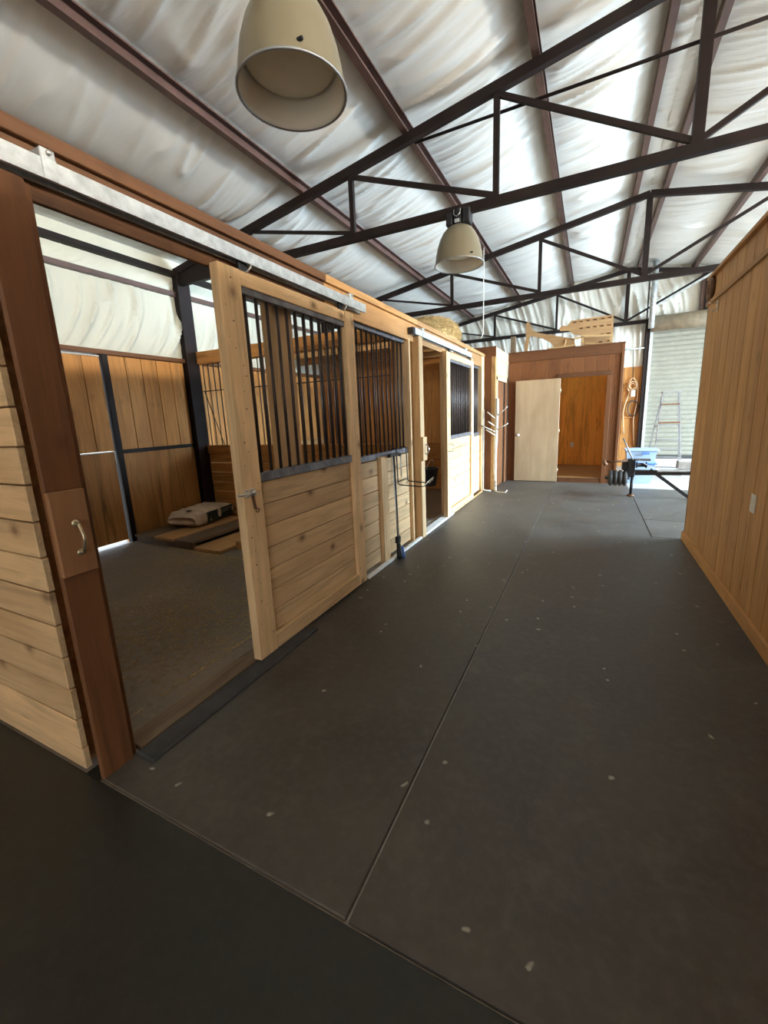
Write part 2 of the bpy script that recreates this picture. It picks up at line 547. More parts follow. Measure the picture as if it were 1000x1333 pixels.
# ================================================================== THE SETTING
# floor
floor = box('floor', LEFT_X - 0.1, RIGHT_X + 0.1, REAR_Y - 0.1, END_Y + 0.1, -0.2, 0.0, slabm, None, 0.0)
props(floor, 'concrete barn floor covered with dark dusty rubber mats', 'floor', kind='structure')
G = 0.005
def rubber_mat(x0, x1, y0, y1, zt=0.012):
    return box('rubber_mat', x0 + G, x1 - G, y0 + G, y1 - G, 0.0, zt, matm, floor, 0.005)
rubber_mat(-1.705, -0.545, 0.73, 8.56, 0.013)
def ell_mat():
    pl = [(-0.545 + G, 0.73 + G), (0.93, 0.73 + G), (0.93, 5.05 - G), (0.655 - G, 5.05 - G), (0.655 - G, 8.56), (-0.545 + G, 8.56)]
    n = len(pl)
    vs = [(x, y_, 0.0) for x, y_ in pl] + [(x, y_, 0.012) for x, y_ in pl]
    fs = [tuple(range(n - 1, -1, -1)), tuple(range(n, 2 * n))] + [(i, (i + 1) % n, (i + 1) % n + n, i + n) for i in range(n)]
    mesh_obj('rubber_mat', vs, fs, matm, floor)
ell_mat()
rubber_mat(0.655, 2.1, 5.05, 5.85, 0.013)
rubber_mat(0.655, 2.1, 5.85, 8.12, 0.012)
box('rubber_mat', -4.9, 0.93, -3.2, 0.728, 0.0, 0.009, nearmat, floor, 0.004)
box('mat_strip', -1.80, -1.71, 0.73, 0.83, 0.0, 0.006, nearmat, floor, 0.002)
ground = box('ground', -40, 60, -40, 60, -0.32, -0.22, outside, None, 0.0)
props(ground, 'pale sunlit gravel ground outside the barn', 'ground', kind='structure')
box('apron', 0.9, 4.2, END_Y + 0.1, END_Y + 5, -0.22, -0.01, slabm, ground, 0.0)

# ceiling: draped white insulation over the purlins, wrinkled across the barn
def roof_sheet(xa, xb, seed):
    xs = np.linspace(xa, xb, 150)
    ys = np.concatenate([np.arange(REAR_Y - 0.1, 0.2, 0.25), np.arange(0.2, END_Y + 0.05, 0.016)])
    X, Y = np.meshgrid(xs, ys)
    Z = 4.475 - SLOPE * np.abs(X - RIDGE_X)
    pl = np.array(PURLINS)
    k = np.clip(np.searchsorted(pl, X) - 1, 0, len(pl) - 2)
    t = np.clip((X - pl[k]) / (pl[k + 1] - pl[k]), 0, 1)
    belly = np.sin(np.pi * t) ** 0.8
    Z = Z - belly * (0.045 + 0.02 * vnoise(X * 0.7, Y * 0.8, seed))
    near = np.min(np.abs(Y[:, :, None] - np.array(TRUSSES)[None, None, :]), axis=2)
    Z = Z + belly * 0.03 * np.exp(-(near / 0.18) ** 2)
    Z = Z - folds(X, Y + 0.22 * X, seed + 3, 0.043) * (0.08 + 0.92 * belly)
    return np.stack([X, Y, Z], -1)
c = thing('ceiling', (0, 0, 0), 'white wrinkled insulation lining under the pitched barn roof', 'ceiling', kind='structure')
o = grid_mesh('insulation_sheet', roof_sheet(LEFT_X, RIDGE_X, 11), insul, c)
o = grid_mesh('insulation_sheet', roof_sheet(RIDGE_X, RIGHT_X, 71), insul, c)
# metal roof above
for s in (-1, 1):
    xe = LEFT_X - 0.3 if s < 0 else RIGHT_X + 0.3
    beam('roof_panel', (RIDGE_X, 2.7, roof_z(RIDGE_X) + 0.06), (xe, 2.7, roof_z(xe) + 0.06), END_Y - REAR_Y + 0.6, 0.02, galv, c)

# ---- left exterior wall
wl = thing('wall_left', (LEFT_X, 3, 0), 'stained plywood wall below white insulation along the far side of the stalls', 'wall', kind='structure')
XW = -5.03
for y0, y1 in ((REAR_Y, 2.19), (3.0, END_Y)):
    box('sheathing', LEFT_X - 0.06, LEFT_X - 0.02, y0, y1, 0.0, 2.26, stain_z, wl, 0.0)
box('sheathing', LEFT_X - 0.06, LEFT_X - 0.02, REAR_Y, END_Y, 2.2, 3.55, galv, wl, 0.0)
boards_along(wl, 'siding_board', 'y', 0.9, 2.18, 0.2, XW - 0.035, XW, 1.13, 2.21, stain_z)
boards_along(wl, 'siding_board', 'y', 3.06, 4.06, 0.195, XW - 0.035, XW, 1.13, 2.21, stain_z)
box('plywood_panel', XW - 0.035, XW, 3.06, 4.06, 0.03, 1.09, ply_z, wl)
box('plywood_panel', XW - 0.035, XW, 0.9, 2.18, 0.03, 1.09, ply_z, wl)
box('mid_rail', XW - 0.03, XW + 0.02, 3.05, 4.08, 1.085, 1.13, steel, wl)
box('top_rail', XW - 0.04, XW + 0.03, 0.8, 7.4, 2.215, 2.265, red_y, wl)
boards_along(wl, 'siding_board', 'y', 4.25, 7.3, 0.2, XW - 0.035, XW, 1.0, 2.21, stain_z)
planks_up(wl, 'plank', 'y', 4.25, 7.3, XW - 0.035, XW, [0.02 + 0.14 * i for i in range(8)], pined_y)
box('door_jamb', XW - 0.05, XW + 0.03, 2.985, 3.05, 0.0, 2.22, steel, wl)
box('door_jamb', XW - 0.05, XW + 0.03, 2.12, 2.185, 0.0, 2.22, steel, wl)
box('girt', XW - 0.06, XW + 0.04, REAR_Y + 0.1, END_Y - 0.1, 3.05, 3.105, purlin_m, wl)
box('eave_lining', XW - 0.045, XW - 0.02, REAR_Y + 0.1, END_Y - 0.1, 3.30, 3.50, wallcloth, wl, 0.0)
box('eave_strut', XW - 0.06, XW + 0.07, REAR_Y + 0.1, END_Y - 0.1, 3.29, 3.35, steel, wl)
for yc in (4.1, 7.5):
    box('column', XW - 0.05, XW + 0.09, yc - 0.02, yc + 0.09, 0.0, 3.32, steel, wl)
    box('column_flange', XW + 0.09, XW + 0.105, yc - 0.05, yc + 0.14, 0.0, 3.32, steel, wl)
def side_cloth(y0, y1, z0, z1, bulge, seed, amp=0.085):
    ys = np.arange(y0, y1 + 0.01, 0.022); zs = np.linspace(z0, z1, 46)
    Y, Z = np.meshgrid(ys, zs)
    t = (Z - z0) / (z1 - z0)
    bay = np.clip((Y - y0) / (y1 - y0), 0, 1)
    X = XW - 0.03 + bulge * np.sin(np.pi * t) * np.clip(np.sin(np.pi * bay) * 6, 0, 1)
    X = X + folds(Z * 0.8, Y + 0.30 * (1 - t) ** 2, seed, amp) * np.sin(np.pi * np.clip(t, 0.02, 0.98)) ** 0.5
    return np.stack([X, Y, Z], -1)
for i, (a, b_) in enumerate(((0.75, 4.1), (4.18, 7.5), (7.58, 11.1))):
    grid_mesh('insulation_sheet', side_cloth(a, b_, 2.25, 3.06, 0.045, 200 + 31 * i), wallcloth, wl)
    grid_mesh('insulation_sheet', side_cloth(a, b_, 3.10, 3.30, 0.01, 300 + 31 * i, 0.02), wallcloth, wl)

# stable door to the outside in the left wall: two leaves with daylight at their edges
d4 = thing('door_4', (XW, 2.59, 0), 'stained stable door in two leaves with daylight showing at its edges', 'door', kind='structure')
ul = box('upper_leaf', XW - 0.03, XW - 0.012, 2.195, 2.975, 1.125, 2.185, ply_z, d4)
for i in range(4):
    a = 2.195 + 0.195 * i
    box('siding_board', XW - 0.012, XW - 0.002, a + 0.004, a + 0.191, 1.13, 2.18, stain_z, ul)
box('lower_leaf', XW - 0.03, XW - 0.004, 2.195, 2.962, 0.045, 1.108, ply_z, d4)
box('drip_edge', XW - 0.03, XW + 0.004, 2.195, 2.975, 1.108, 1.121, whitem, d4)
box('corner_strip', XW - 0.02, XW + 0.002, 2.962, 2.975, 0.98, 1.108, whitem, d4)
box('head_strip', XW - 0.03, XW + 0.002, 2.195, 2.975, 2.187, 2.197, whitem, d4)

# ---- far end wall
wf = thing('wall_far', (0, END_Y, 0), 'far gable wall with plywood below and wrinkled white insulation above', 'wall', kind='structure')
box('sheathing', LEFT_X, 1.1, END_Y + 0.03, END_Y + 0.06, 0, 3.5, galv, wf, 0.0)
box('sheathing', 3.95, RIGHT_X, END_Y + 0.03, END_Y + 0.06, 0, 3.5, galv, wf, 0.0)
prism_y('gable_sheathing', [(LEFT_X, 3.2), (RIGHT_X, 3.2), (RIGHT_X, roof_z(RIGHT_X)), (RIDGE_X, roof_z(RIDGE_X)), (LEFT_X, roof_z(LEFT_X))], END_Y + 0.03, END_Y + 0.06, galv, wf)
boards_along(wf, 'siding_board', 'x', 0.45, 1.02, 0.2, END_Y - 0.02, END_Y + 0.02, 0.0, 2.28, stain_z)
boards_along(wf, 'siding_board', 'x', -1.45, 0.45, 0.6, END_Y - 0.02, END_Y + 0.02, 0.0, 2.28, stain_z)
box('shelf_board', 0.46, 1.0, END_Y - 0.05, END_Y - 0.02, 1.13, 1.17, stain_x, wf)
box('column', 1.0, 1.08, END_Y - 0.14, END_Y - 0.0, 0, 3.2, steel, wf)
box('column_flange', 1.08, 1.10, END_Y - 0.16, END_Y, 0.0, 3.1, galv, wf)
tube('pipe_rail', [(0.4, END_Y - 0.12, 2.665), (1.02, END_Y - 0.12, 2.665)], 0.016, galv, wf)
def end_cloth(x0, x1, z0, seed):
    xs = np.arange(x0, x1 + 0.01, 0.024); ts = np.linspace(0, 1, 90)
    X, T = np.meshgrid(xs, ts)
    top = 4.475 - SLOPE * np.abs(X - RIDGE_X)
    Z = z0 + (top - z0) * T
    Y = END_Y - 0.0 - 0.04 * np.sin(np.pi * T) - folds(Z, X + 0.35 * T ** 2, seed, 0.07) * np.clip(T * 6, 0, 1)
    return np.stack([X, Y, Z], -1)
grid_mesh('insulation_sheet', end_cloth(LEFT_X + 0.02, 1.0, 2.26, 400), endcloth, wf)
grid_mesh('insulation_sheet', end_cloth(1.02, 5.2, 3.05, 431), endcloth, wf)
for x_ in (1.93, 2.6):
    box('gable_stud', x_, x_ + 0.09, END_Y - 0.17, END_Y - 0.07, 3.2, chord_z(x_), purlin_m, wf)
beam('brace_pipe', (1.17, END_Y - 0.3, 3.50), (2.06, END_Y - 0.3, 3.97), 0.04, 0.04, galv, wf)

# ---- right exterior wall (its wide door lets the daylight in) and rear wall
wr = thing('wall_outer_right', (RIGHT_X, 3, 0), 'insulated outer side wall with a wide open doorway', 'wall', kind='structure')
box('wall_panel', RIGHT_X, RIGHT_X + 0.05, REAR_Y, 5.2, 0, 3.5, insul, wr, 0.0)
box('wall_panel', RIGHT_X, RIGHT_X + 0.05, 9.6, END_Y, 0, 3.5, insul, wr, 0.0)
box('wall_panel', RIGHT_X, RIGHT_X + 0.05, 5.2, 9.6, 3.42, 3.5, insul, wr, 0.0)
box('eave_fill_strip', RIGHT_X - 0.03, RIGHT_X - 0.01, REAR_Y + 0.2, 4.6, 3.06, 3.44, fill_glow, wr, 0.0)  # unseen glowing strip, added to brighten the near ceiling
wb = thing('wall_rear', (0, REAR_Y, 0), 'insulated rear gable wall with an added wide opening', 'wall', kind='structure')
box('wall_panel', LEFT_X, 0.0, REAR_Y - 0.05, REAR_Y, 0, 4.4, insul, wb, 0.0)
box('wall_panel', 4.6, RIGHT_X, REAR_Y - 0.05, REAR_Y, 0, 4.4, insul, wb, 0.0)
box('wall_panel', 0.0, 4.6, REAR_Y - 0.05, REAR_Y, 3.5, 4.5, insul, wb, 0.0)

# ---- room on the right of the aisle
rw = thing('wall_right', (0.97, 2, 0), 'tan grooved board wall of the room on the aisle, with a cap and baseboard', 'wall', kind='structure')
XR = 0.94
y = 5.05
boards_along(rw, 'siding_board', 'y', -1.95, 5.05, 0.2, XR, XR + 0.02, 0.02, 2.30, tan_z, gap=0.008)
box('backing', XR + 0.02, XR + 0.09, -1.95, 5.05, 0.0, 2.5, tan_z, rw, 0.0)
boards_along(rw, 'siding_board', 'y', -1.95, 5.05, 0.2, XR, XR + 0.02, 2.30, 2.515, tan_z, gap=0.008)
box('belt_board', XR - 0.018, XR, -1.95, 5.06, 2.285, 2.325, tan_y, rw)
box('cap_board', XR - 0.03, XR + 0.12, -1.95, 5.07, 2.515, 2.545, tan_y, rw)
box('end_trim', XR + 0.0, XR + 0.09, 5.052, 5.072, 0.0, 2.51, red_z, rw)
boards_along(rw, 'siding_board', 'x', 1.03, 6.2, 0.2, 5.0, 5.04, 0.0, 2.51, tan_z)
bb = box('baseboard_right', XR - 0.022, XR, -1.95, 5.06, 0.012, 0.10, tan_y, None)
props(bb, 'tan wooden baseboard along the foot of the grooved wall', 'baseboard', kind='structure')

# ---- stall end wall facing the camera
we = thing('wall_stall_end', (-3, 0.73, 0), 'horizontal pine plank end wall of the near stall beside the dark corner board', 'wall', kind='structure')
zs = [0.02, 0.12] + [0.253 + 0.1365 * i for i in range(15)] + [2.30]
planks_up(we, 'plank', 'x', -4.98, -1.795, 0.73, 0.755, zs, pine_x, gap=0.006)
planks_up(we, 'inner_plank', 'x', -4.98, -1.86, 0.85, 0.87, [0.02 + 0.28 * i for i in range(9)], pined_x)
box('core', -4.98, -1.86, 0.757, 0.848, 0.0, 2.26, pined_x, we, 0.0)
box('top_plate', -4.98, -1.80, 0.73, 0.88, 2.29, 2.375, pined_x, we)

# ---- stall fronts along the aisle
XF, XP = -1.705, -1.74          # faces of the posts and of the planks between them
ws = thing('wall_stall_front', (XF, 4, 0), 'long pine stall front with grilles, posts and a fascia along the aisle', 'wall', kind='structure')
# corner post and jamb of the near stall
box('corner_post', -1.86, -1.735, 0.835, 0.885, 0.0, 2.2, red_z, ws)
box('corner_board', -1.711, -1.685, 0.737, 0.858, 0.0, 2.2, red_z, ws)
box('jamb_edge', -1.735, -1.711, 0.80, 0.885, 0.0, 2.2, red_z, ws)
hb = box('handle_block', -1.685, -1.662, 0.732, 0.850, 0.875, 1.185, wood('reddish_block', (0.36, 0.18, 0.08), 'z', 0.3, 0.25), ws)
def pull_handle(y, z0, z1, x, mat, parent):
    pts = [(x, y, z0), (x + 0.022, y, z0 + 0.004)] + [(x + 0.022 + 0.018 * math.sin(math.pi * i / 8), y, z0 + 0.01 + (z1 - z0 - 0.02) * i / 8) for i in range(9)] + [(x + 0.022, y, z1 - 0.004), (x, y, z1)]
    h = tube('pull_handle', pts, 0.006, mat, parent)
    for zz in (z0, z1):
        lathe('handle_foot', [(0.0, 0.004), (0.012, 0.004), (0.013, 0.0)], (x, y, zz), mat, parent if parent.parent is None else parent.parent, 10, 'x')
    return h
pull_handle(0.80, 0.955, 1.065, -1.662, brass, hb)
# header, fascia and cap over the whole front
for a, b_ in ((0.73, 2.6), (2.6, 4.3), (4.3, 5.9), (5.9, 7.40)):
    fm = dark_y if a < 2 else (tan_y if a < 4 else mid_y)  # segment colours compensate for the light: darkest near, toned down far
    box('header', -1.86, -1.735, a + 0.001, b_ - 0.001, 2.205, 2.32, dark_y if a < 4 else pined_y, ws)
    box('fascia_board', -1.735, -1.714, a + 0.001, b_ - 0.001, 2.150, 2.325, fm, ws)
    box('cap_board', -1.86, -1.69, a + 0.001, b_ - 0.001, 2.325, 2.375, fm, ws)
# posts of the fixed panels
def post(y0, y1, z0=0.0, z1=2.165, x1=XF, m=None):
    return box('post', -1.86, x1, y0, y1, z0, z1, m or pine_z, ws)
post(2.10, 2.28, x1=-1.765)                # jamb behind the slid-open near door
post(3.345, 3.475, 0.0, 1.03)
post(4.07, 4.10, 0.0, 2.165)
post(4.235, 4.345, 0.0, 2.215, x1=-1.66)
box('post_core', -1.86, -1.745, 4.10, 4.235, 0.0, 2.165, pined_z, ws)
hb2 = box('handle_block', -1.662, -1.632, 4.23, 4.35, 0.90, 1.16, pine_z, ws)
pull_handle(4.30, 0.97, 1.075, -1.632, chrome, hb2)
post(5.49, 5.62, x1=-1.765)
post(6.735, 6.80, 0.0, 2.165, x1=-1.73)
post(7.235, 7.40, 0.0, 2.33, x1=-1.70)
PZ = [0.04 + 0.1385 * i for i in range(8)]
for a, b_ in ((2.28, 3.345), (3.475, 4.07), (5.62, 6.735), (6.80, 7.235)):
    planks_up(ws, 'plank', 'y', a, b_, XP - 0.025, XP, PZ, pine_y)
box('kickboard', -1.70, -1.665, 2.95, 4.23, 0.0, 0.035, whitem, ws)
box('threshold', -1.76, -1.665, 4.36, 5.47, 0.0, 0.035, whitem, ws)
box('kickboard', -1.70, -1.675, 5.62, 7.23, 0.0, 0.03, pined_y, ws)
# grilles: an iron sill, a head rail and upright bars
def grille(parent, y0, y1, z0, z1, xc, n, sillh=0.05):
    g = box('grille_sill', xc - 0.03, xc + 0.028, y0, y1, z0 - sillh, z0, sillm, parent)
    box('grille_head', xc - 0.03, xc + 0.02, y0, y1, z1, z1 + 0.05, sillm, g)
    me = None
    for i in range(n):
        yy = y0 + (y1 - y0) * (i + 0.5) / n
        if me is None:
            o = tube('bar', [(xc, yy, z0), (xc, yy, z1)], 0.0095, barm, g, 8)
            me = o.data
        else:
            link(bpy.data.objects.new('bar', me), g, (xc, yy, (z0 + z1) / 2))
    return g
grille(ws, 2.28, 3.345, 1.065, 2.12, -1.775, 12)
grille(ws, 3.345, 4.07, 1.065, 2.12, -1.775, 8)
grille(ws, 5.62, 6.735, 1.065, 2.12, -1.775, 12)
grille(ws, 6.80, 7.235, 1.065, 2.12, -1.775, 9)
# door sill of the near stall
box('sill_board', -1.82, -1.70, 0.90, 2.10, 0.0, 0.022, dirty_y, ws)
rs = box('rubber_strip', -1.685, -1.575, 0.87, 2.06, 0.0, 0.028, rubber, None, 0.006)
props(rs, 'black rubber strip lying along the sill of the near stall door', 'strip')

# ---- sliding stall doors
def nails(parent, ya, yb, x, za, zb, n):
    vs, fs = [], []
    for i in range(n):
        yc, zc = random.uniform(ya, yb), za + (zb - za) * (i + random.uniform(0.1, 0.9)) / n
        r = random.choice((0.003, 0.0035, 0.005))
        k = len(vs)
        for dx in (0.0, 0.0008):
            vs += [(x + dx, yc + r * math.cos(math.tau * q / 6), zc + r * math.sin(math.tau * q / 6)) for q in range(6)]
        fs.append(tuple(range(k + 6, k + 12)))
        fs += [(k + q, k + (q + 1) % 6, k + 6 + (q + 1) % 6, k + 6 + q) for q in range(6)]
    o = mesh_obj('nail_heads', vs, fs, rust, parent)
    o['kind'] = 'stuff'

def sliding_door(idx, y0, y1, label):
    d = thing('door_%d' % idx, (-1.685, (y0 + y1) / 2, 0.03), label, 'door', kind='structure')
    X0, X1 = -1.712, -1.655
    sw = 0.145
    st1 = box('stile', X0, X1, y0, y0 + sw, 0.03, 2.165, pine_z, d)
    st2 = box('stile', X0, X1, y1 - 0.122, y1, 0.03, 2.165, pine_z, d)
    a, b_ = y0 + sw, y1 - 0.122
    box('top_rail', X0, X1 - 0.004, a, b_, 2.09, 2.165, pine_y, d)
    box('bottom_rail', X0, X1 - 0.002, a, b_, 0.03, 0.125, pine_y, d)
    planks_up(d, 'plank', 'y', a, b_, X0 + 0.003, X1 - 0.03, [0.125 + 0.1335 * i for i in range(8)], pine_y)
    g = box('grille_sill', X0 + 0.004, X1 - 0.006, a, b_, 1.062, 1.113, sillm, d)
    box('grille_head', X0 + 0.006, X1 - 0.012, a, b_, 2.055, 2.09, sillm, g)
    n = 12
    me = None
    xc = -1.685
    for i in range(n):
        yy = a + (b_ - a) * (i + 0.5) / n
        if me is None:
            o = tube('bar', [(xc, yy, 1.113), (xc, yy, 2.055)], 0.0095, barm, g, 8)
            me = o.data
        else:
            link(bpy.data.objects.new('bar', me), g, (xc, yy, (1.113 + 2.055) / 2))
    nails(st1, y0 + 0.02, y0 + sw - 0.02, X1, 0.12, 2.12, 26)
    nails(st2, y1 - 0.105, y1 - 0.015, X1, 0.10, 2.12, 22)
    # roller hangers
    for yy in (y0 + 0.19, y1 - 0.14):
        h = box('hanger', -1.69, -1.672, yy - 0.03, yy + 0.03, 2.165, 2.22, blackm, d)
        tube('hanger_bolt', [(-1.672, yy, 2.16), (-1.645, yy, 2.165), (-1.64, yy + 0.02, 2.19), (-1.645, yy + 0.03, 2.205)], 0.005, chrome, h)
    return d
d1 = sliding_door(1, 1.602, 2.888, 'near sliding stall door of pine planks with barred top, slid open past the doorway')
d2_ = sliding_door(2, 5.16, 6.50, 'far sliding stall door of pine planks with barred top and a hooked pull handle')
# barrel bolt with its dangling hasp on the near door
bl = box('bolt_plate', -1.655, -1.650, 1.61, 1.69, 0.995, 1.04, chrome, d1, 0.001)
tube('bolt_rod', [(-1.641, 1.555, 1.02), (-1.641, 1.685, 1.012)], 0.007, chrome, bl)
for yy in (1.625, 1.67):
    tube('bolt_staple', arc((-1.65, yy, 1.017), 0.016, -math.pi / 2, math.pi / 2, 6, (1, 0, 0), (0, 0, 1)), 0.004, chrome, bl, 6)
tube('bolt_knob', [(-1.641, 1.645, 1.015), (-1.615, 1.648, 1.03)], 0.006, chrome, bl)
beam('hasp', (-1.648, 1.665, 1.0), (-1.645, 1.672, 0.925), 0.018, 0.004, rust, bl, (1, 0, 0))
tube('hasp_ring', arc((-1.644, 1.685, 0.915), 0.011, 0, 2 * math.pi * 11 / 12, 11, (0, 1, 0), (0, 0, 1)), 0.003, rust, bl, 6, closed=True)
tube('door_pull', [(-1.655, 5.22, 1.01), (-1.60, 5.22, 1.01), (-1.60, 5.225, 0.915), (-1.655, 5.225, 0.915)], 0.007, galv, d2_)

# ---- tracks that carry the sliding doors
def door_track(y0, y1, joints, label):
    t = thing('door_track', (-1.68, (y0 + y1) / 2, 2.2), label, 'door track', 'galvanised door tracks on the stall fascia')
    xa, xb = -1.708, -1.648
    za, zb = 2.207, 2.268
    # box section open along the bottom
    prof = [(xa, za), (xa, zb), (xb, zb), (xb, za), (xb - 0.012, za), (xb - 0.012, za + 0.003), (xb - 0.003, za + 0.003), (xb - 0.003, zb - 0.003), (xa + 0.003, zb - 0.003), (xa + 0.003, za + 0.003), (xa + 0.012, za + 0.003), (xa + 0.012, za)]
    prism_y('rail', prof, y0, y1, galv, t)
    for yy in joints:
        b_ = box('bracket', -1.712, -1.645, yy - 0.022, yy + 0.022, 2.262, 2.30, galv, t)
        box('bracket_band', -1.6478, -1.643, yy - 0.022, yy + 0.022, 2.205, 2.272, galv, b_)
        lathe('bracket_bolt', [(0.0, 0.012), (0.008, 0.012), (0.008, 0.0)], (-1.643, yy, 2.285), chrome, b_, 8, 'x')
    return t
door_track(0.15, 3.08, (0.92, 2.86), 'long weathered galvanised door track above the near stall doorway')
door_track(4.12, 6.37, (4.35, 6.05), 'short bright galvanised door track above the farther stall doorway')
st = box('track_stop', -1.715, -1.652, 4.075, 4.118, 2.205, 2.27, blackm, None)
props(st, 'small black stop block at the near end of the short track', 'stop block')

# ---- partitions between the stalls
wd = thing('wall_stall_divider', (-3.4, 4.27, 0), 'wooden partition with barred openings between the two stalls', 'wall', kind='structure')
box('top_beam', -4.92, -1.87, 4.20, 4.31, 2.20, 2.36, stain_x, wd)
for x0_, x1_ in ((-5.02, -4.93), (-3.45, -3.36), (-1.97, -1.87)):
    box('post', x0_, x1_, 4.20, 4.31, 0.0, 2.36 if x0_ < -5 else 2.20, stain_z, wd)
box('mid_rail', -4.93, -1.97, 4.20, 4.31, 0.98, 1.09, stain_x, wd)
for x0_, x1_ in ((-4.93, -3.45), (-3.36, -1.97)):
    zz = [0.02 + 0.137 * i for i in range(8)]
    planks_up(wd, 'plank', 'x', x0_, x1_, 4.22, 4.245, zz, stain_x)
    box('cross_rod', x0_, x1_, 4.25, 4.262, 1.835, 1.847, barm, wd, 0.002)
    n = 15
    for i in range(n):
        xx = x0_ + (x1_ - x0_) * (i + 0.5) / n
        tube('bar', [(xx, 4.256, 1.09), (xx, 4.256, 2.20)], 0.007, barm, wd, 6)
tube('loose_rod', [(-4.88, 4.235, 1.84), (-4.62, 4.235, 1.10)], 0.006, barm, wd, 6)
w2 = thing('wall_stall_partition', (-3.4, 7.35, 0), 'board partition closing the far stall, planks below and wide boards above', 'wall', kind='structure')
planks_up(w2, 'plank', 'x', -4.98, -1.87, 7.31, 7.335, [0.02 + 0.14 * i for i in range(7)], stain_x)
boards_along(w2, 'siding_board', 'x', -4.98, -1.87, 0.25, 7.31, 7.335, 0.87, 2.18, stain_z)
box('top_board', -4.98, -1.87, 7.305, 7.335, 2.18, 2.47, stain_x, w2)
box('backing', -4.98, -1.87, 7.337, 7.39, 0.0, 2.47, stain_x, w2, 0.0)
# hay loft over the far stall
lf = thing('hay_loft', (-3, 6.5, 2.4), 'plank loft deck over the far stall under the loose hay', 'loft')
for yy in (5.75, 6.5, 7.2):
    box('joist', -4.95, -1.87, yy, yy + 0.045, 2.38, 2.47, pined_x, lf)
planks_up_x = -4.9
for i in range(16):
    x0_ = -4.92 + i * 0.19
    box('deck_board', x0_, x0_ + 0.183, 5.7, 7.29, 2.472, 2.494, pined_y, lf)

# ---- feed room between the stalls and the tack room
wfd = thing('wall_feed_room', (-1.5, 8, 0), 'brown board wall with a narrow doorway between the stalls and the tack room', 'wall', kind='structure')
boards_along(wfd, 'siding_board', 'x', -4.9, -1.52, 0.2, 7.42, 7.45, 0.0, 2.40, brown_z)
box('top_board', -4.9, -1.50, 7.40, 7.42, 2.33, 2.49, brown_x, wfd)
box('backing', -4.9, -1.54, 7.45, 7.50, 0.0, 2.47, brown_z, wfd, 0.0)
box('corner_post', -1.58, -1.505, 7.42, 7.52, 0.0, 2.47, pined_z, wfd)
boards_along(wfd, 'siding_board', 'y', 7.52, 8.58, 0.27, -1.535, -1.51, 2.03, 2.30, pine_z)
box('top_board', -1.535, -1.50, 7.42, 8.58, 2.30, 2.475, pine_y, wfd)
box('door_casing', -1.515, -1.495, 7.46, 7.56, 0.0, 2.0, pine_z, wfd)
box('head_casing', -1.515, -1.495, 7.46, 8.40, 1.94, 2.02, pine_y, wfd)
box('door_casing', -1.515, -1.495, 8.30, 8.40, 0.0, 1.94, brown_z, wfd)
boards_along(wfd, 'siding_board', 'y', 7.56, 8.30, 0.25, -1.56, -1.535, 0.02, 1.94, brown_z)
box('siding_board', -1.535, -1.51, 8.40, 8.58, 0.0, 2.03, brown_z, wfd)

# ---- tack room
TY = 8.60
wt = thing('wall_tack_room', (-0.5, TY, 0), 'brown board front wall of the tack room around its open doorway', 'wall', kind='structure')
boards_along(wt, 'siding_board', 'x', -1.50, -0.55, 0.22, TY, TY + 0.025, 0.0, 2.32, brown_z)
boards_along(wt, 'siding_board', 'x', -0.55, 0.235, 0.22, TY, TY + 0.025, 1.99, 2.32, brown_z)
boards_along(wt, 'siding_board', 'x', 0.235, 0.45, 0.11, TY, TY + 0.025, 0.0, 2.32, brown_z)
box('top_board', -1.50, 0.45, TY - 0.02, TY + 0.005, 2.32, 2.48, brown_x, wt)
box('cap_board', -1.50, 0.48, TY - 0.03, TY + 0.09, 2.48, 2.505, brown_x, wt)
box('corner_trim', 0.43, 0.475, TY - 0.025, TY + 0.07, 0.0, 2.48, brown_z, wt)
box('door_casing', 0.225, 0.30, TY - 0.022, TY, 0.0, 1.963, brown_z, wt)
box('head_casing', -0.60, 0.30, TY - 0.022, TY, 1.965, 2.04, brown_x, wt)
box('step', -0.55, 0.23, TY - 0.01, TY + 0.06, 0.0, 0.095, brown_x, wt)
box('lino_floor', -1.45, 0.43, TY + 0.03, 10.75, 0.0, 0.10, linom, wt, 0.0)
box('back_panel', -1.45, 0.43, 10.62, 10.66, 0.1, 2.45, osb, wt)
box('side_panel', -1.49, -1.45, TY + 0.03, 10.7, 0.1, 2.45, osb, wt)
box('side_panel', 0.43, 0.455, TY + 0.03, 10.7, 0.0, 2.47, osb, wt)
for yy in (8.64, 9.25, 9.95, 10.6):
    box('ceiling_joist', -1.48, 0.455, yy, yy + 0.045, 2.385, 2.475, pined_x, wt)
boards_along(wt, 'siding_board', 'y', TY + 0.09, 10.7, 0.2, 0.457, 0.475, 0.0, 2.47, brown_z)
ow = box('outlet', -0.40, -0.33, 10.612, 10.62, 0.52, 0.63, whitem, wt)
for zz in (0.55, 0.60):
    box('socket', -0.378, -0.352, 10.608, 10.612, zz - 0.014, zz + 0.014, cordm, ow, 0.002)
# its white slab door, folded back flat on the wall
d3 = thing('door_3', (-0.93, TY - 0.04, 0.02), 'pale plain slab door folded back beside the tack room opening', 'door', kind='structure')
box('slab', -1.345, -0.54, TY - 0.062, TY - 0.027, 0.02, 1.965, birch_z, d3, 0.004)
lathe('door_knob', [(0.0, -0.075), (0.018, -0.072), (0.027, -0.055), (0.024, -0.04), (0.012, -0.032), (0.011, -0.012), (0.03, -0.008), (0.031, 0.0)], (-1.285, TY - 0.062, 0.93), chrome, d3, 16, 'y')
for zz in (0.25, 1.0, 1.75):
    tube('hinge', [(-0.533, TY - 0.04, zz - 0.045), (-0.533, TY - 0.04, zz + 0.045)], 0.008, brass, d3)

